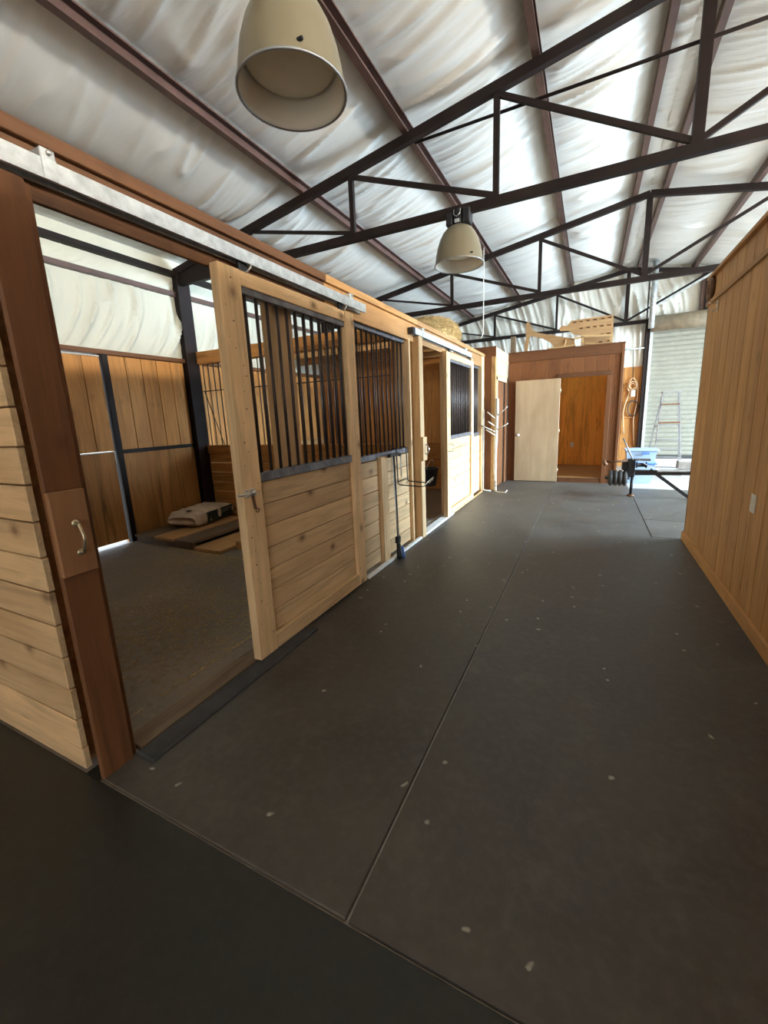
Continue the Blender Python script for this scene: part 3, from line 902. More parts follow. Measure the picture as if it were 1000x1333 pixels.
# ---- roll-up door in the far wall
d5 = thing('door_5', (2.5, END_Y - 0.1, 0.2), 'ivory roll-up door of narrow slats, raised a hand above the floor', 'door', kind='structure')
def slat_mesh():
    pr = []
    h = 0.1
    for i in range(7):
        t = i / 6
        pr.append((-0.021 * math.sin(math.pi * t) ** 0.7, h * t * 0.93))
    pr.append((0.004, h * 0.965)); pr.append((0.0, h))
    vs = [(-1.40, a, z) for a, z in pr] + [(1.40, a, z) for a, z in pr]
    n = len(pr)
    me = bpy.data.meshes.new('slat')
    me.from_pydata(vs, [], [(i, i + 1, n + i + 1, n + i) for i in range(n - 1)])
    me.materials.append(rollup)
    for p in me.polygons: p.use_smooth = True
    return me
sm = slat_mesh()
for i in range(28):
    link(bpy.data.objects.new('slat', sm), d5, (2.52, END_Y - 0.07, 0.27 + i * 0.1))
box('bottom_bar', 1.12, 3.92, END_Y - 0.10, END_Y - 0.04, 0.19, 0.27, rubber, d5)
lathe('drum_cover', [(0.0, -1.45), (0.165, -1.45), (0.165, 1.45), (0.0, 1.45)], (2.55, END_Y - 0.24, 3.13), drumm, d5, 20, 'x')
box('guide_rail', 1.10, 1.14, END_Y - 0.13, END_Y - 0.02, 0.0, 3.0, galv, d5)
box('guide_rail', 3.90, 3.94, END_Y - 0.13, END_Y - 0.02, 0.0, 3.0, galv, d5)

# ================================================================== ROOF STEEL
def roof_truss(yc, label):
    t = thing('roof_truss', (RIDGE_X, yc, 3.17), label, 'roof truss', 'dark steel roof trusses')
    ZB = 3.172
    for s in (-1, 1):
        xe = LEFT_X + 0.08 if s < 0 else RIGHT_X - 0.08
        beam('top_chord', (RIDGE_X, yc, chord_z(RIDGE_X) + 0.04), (xe, yc, chord_z(xe) + 0.04), 0.06, 0.08, steel, t)
        hx = xe - s * 1.0
        prism_y('heel_plate', [(xe, ZB), (xe, chord_z(xe) + 0.05), (hx, chord_z(hx) + 0.02), (hx, ZB)] , yc - 0.012, yc + 0.012, steel, t)
    beam('bottom_chord', (LEFT_X + 0.08, yc, ZB + 0.037), (RIGHT_X - 0.08, yc, ZB + 0.037), 0.06, 0.075, steel, t)
    xs = [RIDGE_X, RIDGE_X - 1.44, RIDGE_X - 2.885, RIDGE_X - 4.2]
    beam('king_post', (RIDGE_X, yc, ZB + 0.07), (RIDGE_X, yc, chord_z(RIDGE_X) + 0.03), 0.05, 0.075, steel, t, (1, 0, 0))
    for s in (-1, 1):
        px = [RIDGE_X + s * (RIDGE_X - x) for x in xs]
        for x_ in px[1:3]:
            beam('web_post', (x_, yc, ZB + 0.07), (x_, yc, chord_z(x_) + 0.02), 0.04, 0.05, steel, t, (1, 0, 0))
        for i in range(3):
            beam('web_diagonal', (px[i], yc, ZB + 0.085), (px[i + 1], yc, chord_z(px[i + 1]) - 0.005), 0.03, 0.042 if i < 2 else 0.03, steel, t)
    return t
roof_truss(4.1, 'dark steel roof truss nearest the camera, carrying the small pendant lamp')
roof_truss(7.5, 'dark steel roof truss above the far stall, second from the camera')
roof_truss(11.12, 'dark steel roof truss against the far gable wall')

def purlin_mesh():
    y0, y1 = REAR_Y, END_Y - 0.02
    pr = [(-0.03, 0.0), (0.03, 0.0), (0.03, 0.014), (0.027, 0.014), (0.027, 0.003), (-0.027, 0.003), (-0.027, 0.107), (0.027, 0.107), (0.027, 0.096), (0.03, 0.096), (0.03, 0.11), (-0.03, 0.11)]
    n = len(pr)
    vs = [(a, y0, z) for a, z in pr] + [(a, y1, z) for a, z in pr]
    fs = [tuple(range(n)), tuple(range(2 * n - 1, n - 1, -1))] + [(i, i + n, (i + 1) % n + n, (i + 1) % n) for i in range(n)]
    me = bpy.data.meshes.new('roof_purlin'); me.from_pydata(vs, [], fs)
    bm = bmesh.new(); bm.from_mesh(me); bmesh.ops.recalc_face_normals(bm, faces=bm.faces); bm.to_mesh(me); bm.free()
    me.materials.append(purlin_m)
    return me
pm = purlin_mesh()
plabels = ['reddish steel purlin at the eave above the stall wall', 'reddish steel purlin second up from the left eave',
    'reddish steel purlin running over the stall fronts, third up from the left eave', 'reddish steel purlin directly above the pendant lamps, next to the aisle',
    'reddish steel purlin over the middle of the aisle', 'reddish steel ridge purlin on the stall side of the king posts',
    'reddish steel ridge purlin on the far side of the king posts', 'reddish steel purlin first below the ridge over the tan room',
    'reddish steel purlin second below the ridge over the tan room', 'reddish steel purlin third below the ridge over the tan room',
    'reddish steel purlin fourth below the ridge over the tan room', 'reddish steel purlin at the outer eave beyond the tan room']
for x_, lb in zip(PURLINS, plabels):
    if x_ > 4 or x_ < -4.5: continue
    o = link(bpy.data.objects.new('roof_purlin', pm), None, (x_, 0, chord_z(x_) + 0.078))
    props(o, lb, 'purlin', 'reddish roof purlins')
o = tube('brace_pipe', [(-1.62, 4.165, 3.905), (2.9, 4.165, 3.93)], 0.013, steel)
props(o, 'thin dark pipe run level behind the nearest roof truss', 'pipe')

# galvanised flue by the roll-up door
fl = thing('flue_pipe', (1.07, 10.9, 3.05), 'galvanised flue pipe rising to the roof beside the roll-up door', 'pipe')
tube('pipe', [(1.06, 10.88, 3.02), (1.06, 10.88, 4.36)], 0.055, galv, fl, 16)
lathe('collar', [(0.056, 0.0), (0.066, 0.0), (0.066, 0.03), (0.056, 0.03)], (1.06, 10.88, 3.6), galv, fl, 16)
lathe('flashing', [(0.056, 0.0), (0.115, 0.0), (0.115, 0.012), (0.056, 0.012)], (1.06, 10.88, 4.335), galv, fl, 16)

# ================================================================== LAMPS
def pendant(x, y, zr, ztop, label):
    t = thing('pendant_lamp', (x, y, zr), label, 'lamp', 'high-bay pendant lamps')
    R = 0.222
    outer = [(R, 0.0), (R * 1.005, 0.006), (R * 0.985, 0.03), (R * 0.95, 0.085), (R * 0.89, 0.15), (R * 0.79, 0.215), (R * 0.66, 0.268), (R * 0.50, 0.305), (R * 0.36, 0.322), (R * 0.0, 0.322)]
    inner = [(r * 0.975 if r else 0, max(0.0, h - 0.006)) for r, h in outer]
    sh = lathe('shade', outer, (x, y, zr), shade_m, t, 48)
    lathe('reflector', inner, (x, y, zr), shade_in, sh, 48)
    tube('rim', [(x + (R + 0.002) * math.cos(a), y + (R + 0.002) * math.sin(a), zr + 0.002) for a in [2 * math.pi * i / 48 for i in range(48)]], 0.0055, alum, sh, 6, closed=True)
    lathe('globe', [(0.0, 0.062), (0.06, 0.066), (0.12, 0.078), (0.165, 0.094), (0.186, 0.106), (0.188, 0.12)], (x, y, zr), lens_m, t, 32)
    cl = box('clip', x + R * 0.62, x + R * 0.62 + 0.035, y - R * 0.72, y - R * 0.72 + 0.012, zr + 0.03, zr + 0.044, blackm, sh)
    bz = zr + 0.322
    bk = box('ballast_box', x - 0.105, x - 0.045, y - 0.06, y + 0.06, bz + 0.005, bz + 0.115, blackm, t, 0.008)
    box('ballast_box', x + 0.05, x + 0.115, y - 0.06, y + 0.06, bz + 0.01, bz + 0.13, blackm, t, 0.008)
    lathe('socket', [(0.0, 0.0), (0.055, 0.0), (0.055, 0.06), (0.045, 0.1), (0.045, 0.145), (0.0, 0.145)], (x, y, bz - 0.002), blackm, t, 16)
    box('wire_tag', x - 0.022, x + 0.022, y - 0.062, y - 0.056, bz + 0.02, bz + 0.05, galv, t, 0.001)
    tube('wire_loop', [(x - 0.03, y - 0.05, bz + 0.13), (x - 0.028, y - 0.065, bz + 0.085), (x, y - 0.07, bz + 0.065), (x + 0.028, y - 0.065, bz + 0.085), (x + 0.03, y - 0.05, bz + 0.13)], 0.004, galv, t, 6)
    tube('hook', [(x, y, bz + 0.143), (x, y, ztop)], 0.008, galv, t, 8)
    return t
pendant(-1.195, 1.675, 2.735, 3.80, 'large cream pendant lamp hanging closest to the camera, near the top edge')
pendant(-1.185, 4.1, 2.755, 3.175, 'small cream pendant lamp hanging under the nearest roof truss')
cr = box('cross_channel', -1.70, -0.52, 1.65, 1.70, 3.80, 3.86, purlin_m)
props(cr, 'short steel channel between purlins carrying the large lamp', 'channel')

# white pull cord
tube_o = tube('pull_cord', [(-1.662, 7.15, 3.955), (-1.662, 7.15, 3.6), (-1.662, 7.15, 2.85), (-1.667, 7.15, 2.68), (-1.683, 7.15, 2.62), (-1.715, 7.15, 2.59)], 0.007, cordm, None, 6)
props(tube_o, 'thin white cord hanging down from the roof above the aisle', 'cord')

# ================================================================== THINGS ON THE STALL FRONT
# wire saddle rack
sr = thing('saddle_rack', (-1.7, 3.82, 0.7), 'black wire saddle rack hooked over the grille sill beside the second doorway', 'saddle rack')
for ya, yb in ((3.66, 3.60), (3.90, 3.82)):
    tube('wire', [(-1.75, ya, 1.06), (-1.74, ya, 1.085), (-1.715, ya, 1.09), (-1.695, ya, 1.07), (-1.688, ya, 0.745), (-1.672, ya, 0.728), (-1.42, yb, 0.728)], 0.006, blackm, sr, 8)
tube('end_wire', [(-1.42, 3.60, 0.728), (-1.385, 3.60, 0.735), (-1.37, 3.63, 0.765), (-1.37, 3.80, 0.79), (-1.385, 3.82, 0.76), (-1.42, 3.82, 0.728)], 0.006, chrome, sr, 8)
tube('cross_wire', [(-1.688, 3.66, 0.76), (-1.688, 3.90, 0.76)], 0.005, blackm, sr, 8)
# tool leaning on the planks
tl = thing('stable_broom', (-1.66, 3.56, 0.013), 'long black T-handled stable tool leaning against the lit planks', 'tool')
tube('shaft', [(-1.655, 3.545, 0.22), (-1.685, 3.575, 1.025)], 0.011, blackm, tl)
tube('grip', [(-1.675, 3.45, 1.032), (-1.678, 3.47, 1.038), (-1.685, 3.60, 1.034), (-1.69, 3.72, 1.028), (-1.69, 3.735, 1.015)], 0.016, blackm, tl)
tube('pull_rod', [(-1.662, 3.50, 1.02), (-1.655, 3.51, 0.6), (-1.645, 3.53, 0.21)], 0.004, galv, tl, 6)
tube('pull_rod', [(-1.668, 3.70, 1.02), (-1.675, 3.71, 0.80)], 0.004, galv, tl, 6)
box('clamp', -1.675, -1.635, 3.51, 3.57, 0.165, 0.235, blackm, tl, 0.006)
tube('head', [(-1.652, 3.54, 0.17), (-1.64, 3.53, 0.09), (-1.63, 3.52, 0.03), (-1.625, 3.52, 0.014)], 0.03, blackm, tl, 10, [0.018, 0.028, 0.034, 0.028])
tube('blade', [(-1.615, 3.55, 0.13), (-1.60, 3.55, 0.016)], 0.014, bluem, tl, 8)
# black bucket inside the far stall
bk = thing('feed_bucket', (-1.97, 5.40, 0.45), 'black rubber feed bucket hanging just inside the far stall doorway', 'bucket')
lathe('pail', [(0.0, 0.0), (0.085, 0.0), (0.09, 0.01), (0.125, 0.25), (0.132, 0.25), (0.132, 0.235), (0.115, 0.235), (0.082, 0.015), (0.0, 0.015)], (-1.985, 5.36, 0.42), blackm, bk, 24)
tube('bail', arc((-1.985, 5.36, 0.66), 0.128, 0, math.pi, 12, (0, 1, 0), (0.3, 0, 1)), 0.004, galv, bk, 6)

# ================================================================== INSIDE THE NEAR STALL
sf = box('floor_stall', -5.0, -1.815, 0.88, 4.19, 0.0, 0.006, dirtm, None, 0.0)
props(sf, 'dusty packed floor of the near stall with scattered straw', 'floor', kind='structure')
sf2 = box('floor_stall', -5.0, -1.87, 4.32, 7.30, 0.0, 0.006, dirtm, None, 0.0)
props(sf2, 'dusty packed floor of the far stall', 'floor', kind='structure')
def strands(name, n, gen, mat, ln, wd, label=None, cat=None, parent=None):
    vs, fs = [], []
    for i in range(n):
        p, tilt = gen()
        a = random.uniform(0, math.tau)
        l = random.uniform(0.5, 1.0) * ln
        d = Vector((math.cos(a), math.sin(a), random.uniform(-tilt, tilt))).normalized() * l / 2
        s = Vector((-math.sin(a), math.cos(a), 0)) * wd / 2
        k = len(vs)
        u = Vector((0, 0, wd * 0.6))
        vs += [p - d - s, p - d + s, p + d + s * 0.6, p + d - s * 0.6, p - d + u, p + d + u]
        fs += [(k, k + 3, k + 5, k + 4), (k + 1, k + 4, k + 5, k + 2), (k, k + 1, k + 2, k + 3)]
    o = mesh_obj(name, vs, fs, mat, parent)
    o['kind'] = 'stuff'
    if label: props(o, label, cat)
    return o
def straw_spot():
    r = random.random()
    if r < 0.7:
        x, y_ = random.gauss(-2.55, 0.42), random.gauss(1.75, 0.42)
    else:
        x, y_ = random.gauss(-3.6, 0.28), random.gauss(2.95, 0.22)
    return Vector((min(max(x, -4.3), -1.95), min(max(y_, 0.95), 2.96), 0.009)), 0.02
strands('loose_straw', 3600, straw_spot, strawm, 0.045, 0.0032, 'loose straw scattered over the near stall floor', 'straw')

pl = thing('platform', (-4.45, 3.55, 0.006), 'low platform of dark worn boards in the stall corner under the bag', 'platform')
box('bearer', -4.97, -3.97, 3.02, 3.07, 0.006, 0.07, dirty_y, pl)
box('bearer', -4.97, -3.97, 3.98, 4.03, 0.006, 0.07, dirty_y, pl)
for a, b_, h in ((-4.97, -4.62, 0.0), (-4.61, -4.27, 0.006), (-4.25, -3.95, 0.0)):
    box('board', a, b_, 3.0, 4.12, 0.07 + h, 0.10 + h, pined_y if h else dirty_y, pl)
p2 = box('loose_panel', -3.94, -3.53, 3.0, 4.05, 0.006, 0.042, pined_y)
props(p2, 'straw covered board lying on the stall floor before the platform', 'board')
blk = thing('wood_block', (-3.42, 3.24, 0.006), 'small wooden block behind the near door post on the stall floor', 'block')
box('block', -3.50, -3.36, 3.20, 3.29, 0.006, 0.09, pined_y, blk)
box('chip', -3.50, -3.40, 3.205, 3.285, 0.09, 0.10, board_x, blk)
# paper bag
def bag():
    t = thing('paper_sack', (-4.74, 3.72, 0.106), 'full pale paper sack with a dark printed side lying on the stall platform', 'sack')
    L, B, H = 0.80, 0.46, 0.20
    ang = math.radians(12)
    ca, sa = math.cos(ang), math.sin(ang)
    def tr(u, v, w): return (-4.665 + v * ca - u * sa, 3.76 + u * ca + v * sa, 0.106 + w)
    nu, nv = 25, 40
    vs, fs = [], []
    for i in range(nu):
        u = -1 + 2 * i / (nu - 1)
        e = (1 - abs(u) ** 6) ** 0.30 if abs(u) < 1 else 0.0
        e = max(e, 0.42)
        for k in range(nv):
            a = 2 * math.pi * k / nv
            c_, s_ = math.cos(a), math.sin(a)
            v = math.copysign(abs(c_) ** 0.42, c_) * B / 2 * (0.75 + 0.25 * e)
            w = math.copysign(abs(s_) ** 0.5, s_) * H / 2 * e
            wob = 0.008 * math.sin(9 * u + 3 * a) + 0.006 * math.sin(17 * u - 2 * a)
            vs.append(tr(u * L / 2, v + wob * c_, max(0.0, H / 2 + w + (wob if s_ > 0.2 else 0))))
    for i in range(nu - 1):
        for k in range(nv):
            fs.append((i * nv + k, i * nv + (k + 1) % nv, (i + 1) * nv + (k + 1) % nv, (i + 1) * nv + k))
    fs.append(tuple(range(nv))); fs.append(tuple(range((nu - 1) * nv, nu * nv)))
    b = mesh_obj('sack', vs, fs, bagm, t, smooth=True)
    def patch(name, u0, u1, v, w0, w1, th, mat):
        q = [tr(u0, v, w0), tr(u1, v, w0), tr(u1, v, w1), tr(u0, v, w1), tr(u0, v + th, w0), tr(u1, v + th, w0), tr(u1, v + th, w1), tr(u0, v + th, w1)]
        return mesh_obj(name, q, [(0, 1, 2, 3), (7, 6, 5, 4), (0, 4, 5, 1), (1, 5, 6, 2), (2, 6, 7, 3), (3, 7, 4, 0)], mat, b)
    patch('side_label', -0.20, 0.34, B / 2 - 0.012, 0.03, 0.165, 0.016, baglabel)
    patch('print_line', 0.02, 0.30, B / 2 + 0.004, 0.125, 0.137, 0.002, bagprint)
    patch('print_line', 0.05, 0.24, B / 2 + 0.004, 0.10, 0.108, 0.002, bagprint)
    q = [tr(-0.29, -0.02, H + 0.002), tr(-0.24, -0.02, H + 0.002), tr(-0.24, 0.05, H + 0.002), tr(-0.29, 0.05, H + 0.002)]
    mesh_obj('print_mark', q + [(x, y_, z + 0.002) for x, y_, z in q], [(3, 2, 1, 0), (4, 5, 6, 7), (0, 1, 5, 4), (1, 2, 6, 5), (2, 3, 7, 6), (3, 0, 4, 7)], baglabel, b)
bag()

# ================================================================== AT THE FAR END OF THE AISLE
# peeling post with bent pegs
hp = thing('bridle_post', (-1.47, 7.33, 0), 'peeling white post with bent pegs standing at the feed room corner', 'post')
zz = [0.0, 0.08, 0.25, 0.42, 0.6, 0.78, 0.9, 1.05, 1.22, 1.4, 1.55, 1.62]
tube('trunk', [(-1.47 - 0.012 * math.sin(3 * z), 7.33, z) for z in zz], 0.03, peel, hp, 10, [0.026, 0.024, 0.022, 0.03, 0.024, 0.026, 0.036, 0.028, 0.03, 0.033, 0.03, 0.026])
for a, b_ in (((-1.46, 7.32, 1.32), (-1.27, 7.25, 1.48)), ((-1.46, 7.32, 1.09), (-1.26, 7.26, 1.20)), ((-1.48, 7.32, 1.28), (-1.60, 7.22, 1.40)), ((-1.48, 7.31, 1.06), (-1.72, 7.20, 1.19)), ((-1.48, 7.31, 1.0), (-1.62, 7.22, 1.10)), ((-1.49, 7.31, 1.16), (-1.58, 7.2, 1.24))):
    tube('peg', [a, b_], 0.010, peel, hp, 6)
tube('foot_hook', [(-1.47, 7.32, 0.05), (-1.44, 7.26, 0.016), (-1.36, 7.20, 0.014), (-1.27, 7.20, 0.018), (-1.25, 7.24, 0.05)], 0.012, peel, hp, 8)
pv = tube('water_pipe', [(-1.685, 7.32, 1.45), (-1.685, 7.31, 0.12), (-1.68, 7.30, 0.04), (-1.64, 7.29, 0.02), (-1.54, 7.28, 0.02)], 0.013, cordm)
props(pv, 'pale thin pipe running down the last stall post and bent along the floor', 'pipe')

# things lying on the tack room roof
pn = thing('scroll_board', (-0.8, 8.75, 2.505), 'curved sawn plywood piece leaning on top of the tack room', 'board')
prism_y('cutout', [(-1.171, 3.063), (-1.134, 3.021), (-1.104, 2.914), (-0.997, 2.843), (-0.789, 2.784), (-0.586, 2.726), (-0.347, 2.663), (-0.331, 2.53), (-0.60, 2.51), (-0.70, 2.56), (-0.76, 2.64), (-0.89, 2.723), (-1.121, 2.801), (-1.145, 2.752), (-1.174, 2.51), (-1.232, 2.51), (-1.211, 2.759), (-1.209, 2.906), (-1.216, 3.021)], 8.74, 8.765, card, pn)
beam('stick', (-0.517, 8.73, 2.52), (-0.485, 8.73, 2.665), 0.02, 0.03, board_x, pn)
beam('foot', (-0.80, 8.71, 2.52), (-0.32, 8.71, 2.545), 0.05, 0.025, board_x, pn)
pg = thing('slotted_panel', (0.0, 8.86, 2.505), 'brown panel with rows of slots standing on the tack room roof', 'panel')
pb = prism_y('sheet', [(-0.607, 2.845), (-0.623, 2.892), (-0.58, 2.932), (-0.49, 2.921), (-0.415, 3.004), (0.272, 3.017), (0.283, 2.685), (0.282, 2.508), (-0.188, 2.508), (-0.216, 2.713), (-0.354, 2.749), (-0.457, 2.832)], 8.85, 8.875, card, pg)
for a, z_ in [(-0.354, 2.967), (-0.248, 2.968), (-0.134, 2.973), (-0.02, 2.97), (0.106, 2.973), (0.219, 2.978), (-0.242, 2.847), (-0.127, 2.849), (-0.014, 2.851), (0.098, 2.849), (0.217, 2.85), (-0.024, 2.698), (0.106, 2.703), (0.217, 2.709), (0.095, 2.575), (0.224, 2.581)]:
    box('slot', a - 0.028, a + 0.028, 8.838, 8.8505, z_ - 0.012, z_ + 0.012, brown_x, pb, 0.004)
fr = thing('stick_trestle', (0.03, 8.72, 2.505), 'open trestle of raw pale sticks on the tack room roof', 'trestle')
box('upright', -0.235, -0.195, 8.70, 8.735, 2.506, 2.70, board_x, fr)
box('upright', 0.23, 0.27, 8.70, 8.735, 2.506, 2.64, board_x, fr)
beam('rail', (-0.235, 8.69, 2.685), (0.28, 8.69, 2.645), 0.03, 0.035, board_x, fr)
beam('rail', (-0.16, 8.69, 2.55), (0.0, 8.69, 2.535), 0.03, 0.035, board_x, fr)
beam('brace', (-0.35, 8.69, 2.66), (-0.2, 8.69, 2.67), 0.03, 0.03, board_x, fr)
sp = box('stub_post', -1.49, -1.40, 8.72, 8.82, 2.476, 2.82, dirty_y)
props(sp, 'short weathered post standing at the corner of the tack room roof', 'post')

# loose hay on the loft
hh = thing('hay_heap', (-2.4, 6.7, 2.495), 'heap of loose dry hay on the loft above the far stall', 'hay')
bm = bmesh.new()
bmesh.ops.create_icosphere(bm, subdivisions=4, radius=1.0)
for v in bm.verts:
    n_ = 1 + 0.16 * math.sin(5 * v.co.x + 2 * v.co.y) * math.cos(4 * v.co.z + 3 * v.co.y) + random.uniform(-0.03, 0.03)
    v.co = Vector((v.co.x * 0.38 * n_, v.co.y * 0.50 * n_, max(0, v.co.z) * 0.34 * n_))
me = bpy.data.meshes.new('heap'); bm.to_mesh(me); bm.free(); me.materials.append(haym)
link(bpy.data.objects.new('heap', me), hh, (-2.4, 6.68, 2.4965))
def hay_spot():
    a, e = random.uniform(0, math.tau), random.random() ** 0.5
    th = math.acos(1 - random.random())
    return Vector((-2.4 + 0.44 * math.sin(th) * math.cos(a), 6.68 + 0.54 * math.sin(th) * math.sin(a), 2.57 + 0.34 * math.cos(th) ** 0.8)), 0.6
strands('hay_stalks', 4200, hay_spot, haym, 0.14, 0.005, parent=hh)

# coiled cord and hose on the far wall
cw = thing('hung_cord', (0.82, END_Y - 0.06, 1.9), 'looped tan extension cord with a white tag hanging beside the roll-up door', 'cord')
YC = END_Y - 0.065
def smooth_path(pts, n=6):
    out = []
    P = [Vector(p) for p in pts]
    for i in range(len(P) - 1):
        p0, p1, p2_, p3 = P[max(i - 1, 0)], P[i], P[i + 1], P[min(i + 2, len(P) - 1)]
        for k in range(n):
            t = k / n
            out.append(0.5 * ((2 * p1) + (p2_ - p0) * t + (2 * p0 - 5 * p1 + 4 * p2_ - p3) * t * t + (-p0 + 3 * p1 - 3 * p2_ + p3) * t ** 3))
    out.append(P[-1])
    return out
tube('cord', smooth_path([(x, YC, z) for x, z in [(0.719, 0.775), (0.678, 1.15), (0.694, 1.408), (0.765, 1.696), (0.735, 1.80), (0.745, 1.92), (0.81, 2.03), (0.891, 1.957), (0.932, 1.83), (0.938, 1.506), (0.913, 1.289), (0.894, 1.106), (0.917, 0.772), (0.952, 0.49)]]), 0.013, tancord, cw, 8)
for r_, dz in ((0.075, 0.0), (0.055, -0.02), (0.09, -0.03)):
    tube('coil', [(0.826 + r_ * math.cos(a), YC - 0.02 - dz, 1.87 + dz + r_ * 1.15 * math.sin(a)) for a in [math.tau * i / 24 for i in range(24)]], 0.010, tancord, cw, 6, closed=True)
box('tag', 0.805, 0.885, YC - 0.045, YC - 0.035, 1.62, 1.76, whitem, cw)
tube('hook', [(0.82, END_Y - 0.02, 2.05), (0.82, YC - 0.03, 2.05), (0.82, YC - 0.035, 2.07)], 0.006, blackm, cw, 6)
tube('hanger_wire', [(0.815, YC, 2.05), (0.79, YC, 2.65)], 0.006, blackm, cw, 6)
hs = tube('hose_coil', [(0.87 + 0.105 * math.cos(a), END_Y - 0.05 - 0.003 * i / 4, 1.35 + 0.18 * math.sin(a)) for i, a in [(i, math.tau * i / 24) for i in range(49)]], 0.012, rubber, None, 6)
props(hs, 'dark hose coil hanging below the tan cord on the far wall', 'hose')

# step ladder
ld = thing('step_ladder', (1.42, 10.2, 0), 'old aluminium step ladder standing open before the roll-up door', 'ladder')
top = [(1.29, 10.15, 1.64), (1.565, 10.15, 1.64)]
ff = [(1.19, 9.92, 0.0), (1.68, 9.86, 0.0)]
rf = [(1.14, 10.75, 0.0), (1.78, 10.72, 0.0)]
for i in range(2):
    beam('front_rail', ff[i], top[i], 0.022, 0.05, alum, ld, (0, 1, 0.2))
    beam('rear_rail', rf[i], (top[i][0], 10.22, 1.60), 0.02, 0.03, alum, ld, (0, 1, 0.2))
box('top_step', 1.27, 1.59, 10.06, 10.26, 1.635, 1.665, alum, ld)
for t_, m_ in ((0.86, rust), (0.64, rust), (0.43, alum), (0.22, alum), (0.1, alum)):
    a, b_ = Vector(ff[0]).lerp(Vector(top[0]), t_), Vector(ff[1]).lerp(Vector(top[1]), t_)
    beam('step', a, b_, 0.09, 0.03 if m_ is rust else 0.02, m_, ld)
for t_ in (0.3, 0.62):
    a, b_ = Vector(rf[0]).lerp(Vector((1.29, 10.22, 1.6)), t_), Vector(rf[1]).lerp(Vector((1.565, 10.22, 1.6)), t_)
    beam('rear_bar', a, b_, 0.015, 0.02, alum, ld)
for i in range(2):
    beam('spreader', Vector(ff[i]).lerp(Vector(top[i]), 0.6), Vector(rf[i]).lerp(Vector((top[i][0], 10.22, 1.6)), 0.6), 0.006, 0.018, alum, ld)

# plastic tubs
tb = thing('plastic_tub', (0.9, 8.9, 0), 'pale blue plastic storage tub with a lid behind the trailer jack', 'tub')
def tub(parent, x0, x1, y0, y1, z0, z1, ins, mat):
    t = ins
    o8 = [(x0 + t, y0 + t, z0), (x1 - t, y0 + t, z0), (x1 - t, y1 - t, z0), (x0 + t, y1 - t, z0), (x0, y0, z1), (x1, y0, z1), (x1, y1, z1), (x0, y1, z1)]
    return mesh_obj('body', o8, [(3, 2, 1, 0), (0, 1, 5, 4), (1, 2, 6, 5), (2, 3, 7, 6), (3, 0, 4, 7), (4, 5, 6, 7)], mat, parent)
tub(tb, 0.63, 1.09, 8.68, 9.05, 0.0, 0.36, 0.05, toteb)
box('rim', 0.60, 1.12, 8.65, 9.08, 0.355, 0.385, bluem, tb, 0.01)
u_ = tub(tb, 0.62, 1.10, 8.68, 9.05, 0.385, 0.60, 0.03, toteb)
box('lid', 0.595, 1.13, 8.645, 9.085, 0.60, 0.63, toteb, tb, 0.01)
box('handle', 0.86, 0.98, 8.63, 8.66, 0.545, 0.575, bluem, tb)

# trailer tongue with jack
tt = thing('trailer_tongue', (0.65, 7.4, 0), 'black trailer tongue with jack leg, crank and ribbed drum on the aisle', 'trailer tongue')
box('jack_housing', 0.56, 0.66, 7.34, 7.46, 0.32, 0.60, blackm, tt, 0.008)
box('coupler', 0.48, 0.62, 7.36, 7.46, 0.42, 0.58, blackm, tt, 0.015)
tube('jack_leg', [(0.632, 7.39, 0.33), (0.628, 7.39, 0.02)], 0.022, blackm, tt)
lathe('jack_foot', [(0.0, 0.0), (0.055, 0.0), (0.05, 0.02), (0.022, 0.03)], (0.628, 7.39, 0.012), rust, tt, 16)
tube('crank_arm', [(0.60, 7.37, 0.575), (0.25, 7.30, 0.555)], 0.018, rust, tt)
tube('crank_grip', [(0.215, 7.30, 0.58), (0.24, 7.28, 0.535), (0.26, 7.28, 0.51)], 0.028, rust, tt, 10)
for i in range(4):
    xx = 0.335 + i * 0.066
    dr = lathe('drum_rib', [(0.03, -0.03), (0.095, -0.031), (0.118, -0.02), (0.127, 0.0), (0.118, 0.02), (0.095, 0.031), (0.03, 0.03)], (xx, 7.40, 0.295), rubber, tt, 24, 'x')
tube('drum_axle', [(0.255, 7.40, 0.295), (0.60, 7.40, 0.30)], 0.028, blackm, tt, 12)
beam('main_beam', (0.62, 7.41, 0.375), (1.60, 7.45, 0.395), 0.09, 0.06, blackm, tt)
beam('top_plate', (0.66, 7.38, 0.42), (0.95, 7.40, 0.415), 0.10, 0.02, blackm, tt)
beam('side_plate', (0.95, 7.36, 0.425), (1.55, 7.36, 0.44), 0.12, 0.02, greybox, tt)
beam('brace', (0.86, 7.36, 0.44), (1.40, 7.36, 0.013), 0.03, 0.045, blackm, tt)
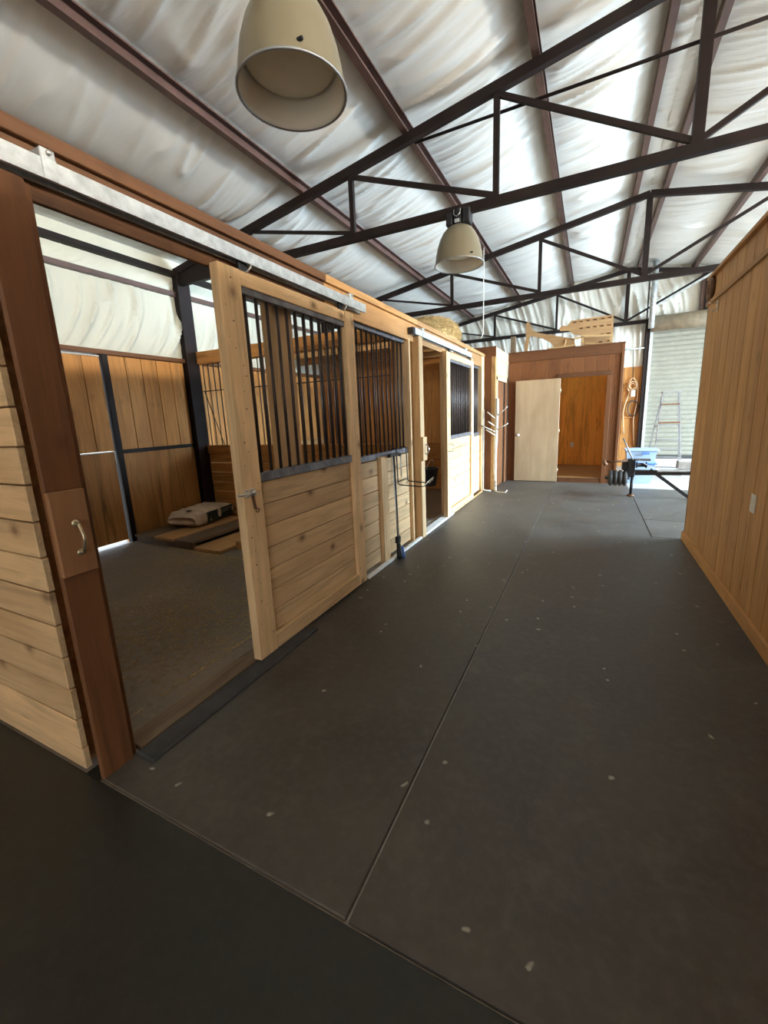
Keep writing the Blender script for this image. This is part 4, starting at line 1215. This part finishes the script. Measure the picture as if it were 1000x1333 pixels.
lathe('winch_spool', [(0.0, -0.07), (0.05, -0.07), (0.05, -0.055), (0.03, -0.05), (0.03, 0.05), (0.05, 0.055), (0.05, 0.07), (0.0, 0.07)], (0.74, 7.36, 0.51), blackm, tt, 16, 'x')
box('winch_guard', 0.66, 0.86, 7.33, 7.42, 0.575, 0.605, sillm, tt, 0.008)
tube('winch_handle', [(0.62, 7.34, 0.59), (0.47, 7.34, 0.92)], 0.011, alum, tt)
tube('loose_wire', smooth_path([(0.70, 7.33, 0.585), (0.80, 7.31, 0.52), (0.95, 7.31, 0.44)]), 0.006, galv, tt, 6)
gb = thing('grey_block', (1.28, 7.4, 0.42), 'grey weathered block resting on the trailer tongue by the wall end', 'block')
box('block', 1.205, 1.50, 7.37, 7.52, 0.452, 0.575, greybox, gb, 0.01)

# ================================================================== SMALL THINGS ON THE RIGHT WALL
sw = thing('wall_switch', (XR, 3.23, 0.78), 'small pale outlet plate low on the tan grooved wall', 'outlet')
box('plate', XR - 0.006, XR - 0.0005, 3.19, 3.27, 0.72, 0.835, cordm, sw, 0.002)
for zz in (0.755, 0.80):
    box('socket', XR - 0.009, XR - 0.006, 3.212, 3.248, zz - 0.015, zz + 0.015, whitem, sw, 0.002)
hk = thing('wall_hook', (XR, 4.70, 2.2), 'small metal hook screwed under the belt board of the tan wall', 'hook')
box('plate', XR - 0.006, XR - 0.0005, 4.685, 4.715, 2.18, 2.27, chrome, hk, 0.002)
tube('hook', [(XR - 0.006, 4.70, 2.25), (XR - 0.05, 4.70, 2.245), (XR - 0.065, 4.70, 2.26)], 0.005, chrome, hk, 6)
tube('hook', [(XR - 0.006, 4.70, 2.20), (XR - 0.03, 4.70, 2.185), (XR - 0.045, 4.70, 2.20)], 0.005, chrome, hk, 6)
rg = lathe('rope_ring', [(0.035, -0.004), (0.05, -0.03), (0.085, -0.034), (0.105, -0.02), (0.105, -0.001), (0.035, -0.001), (0.035, -0.004)], (XR, 4.955, 2.42), rust, None, 24, 'x')
props(rg, 'dark brown ring hung at the upper far corner of the tan wall', 'ring')
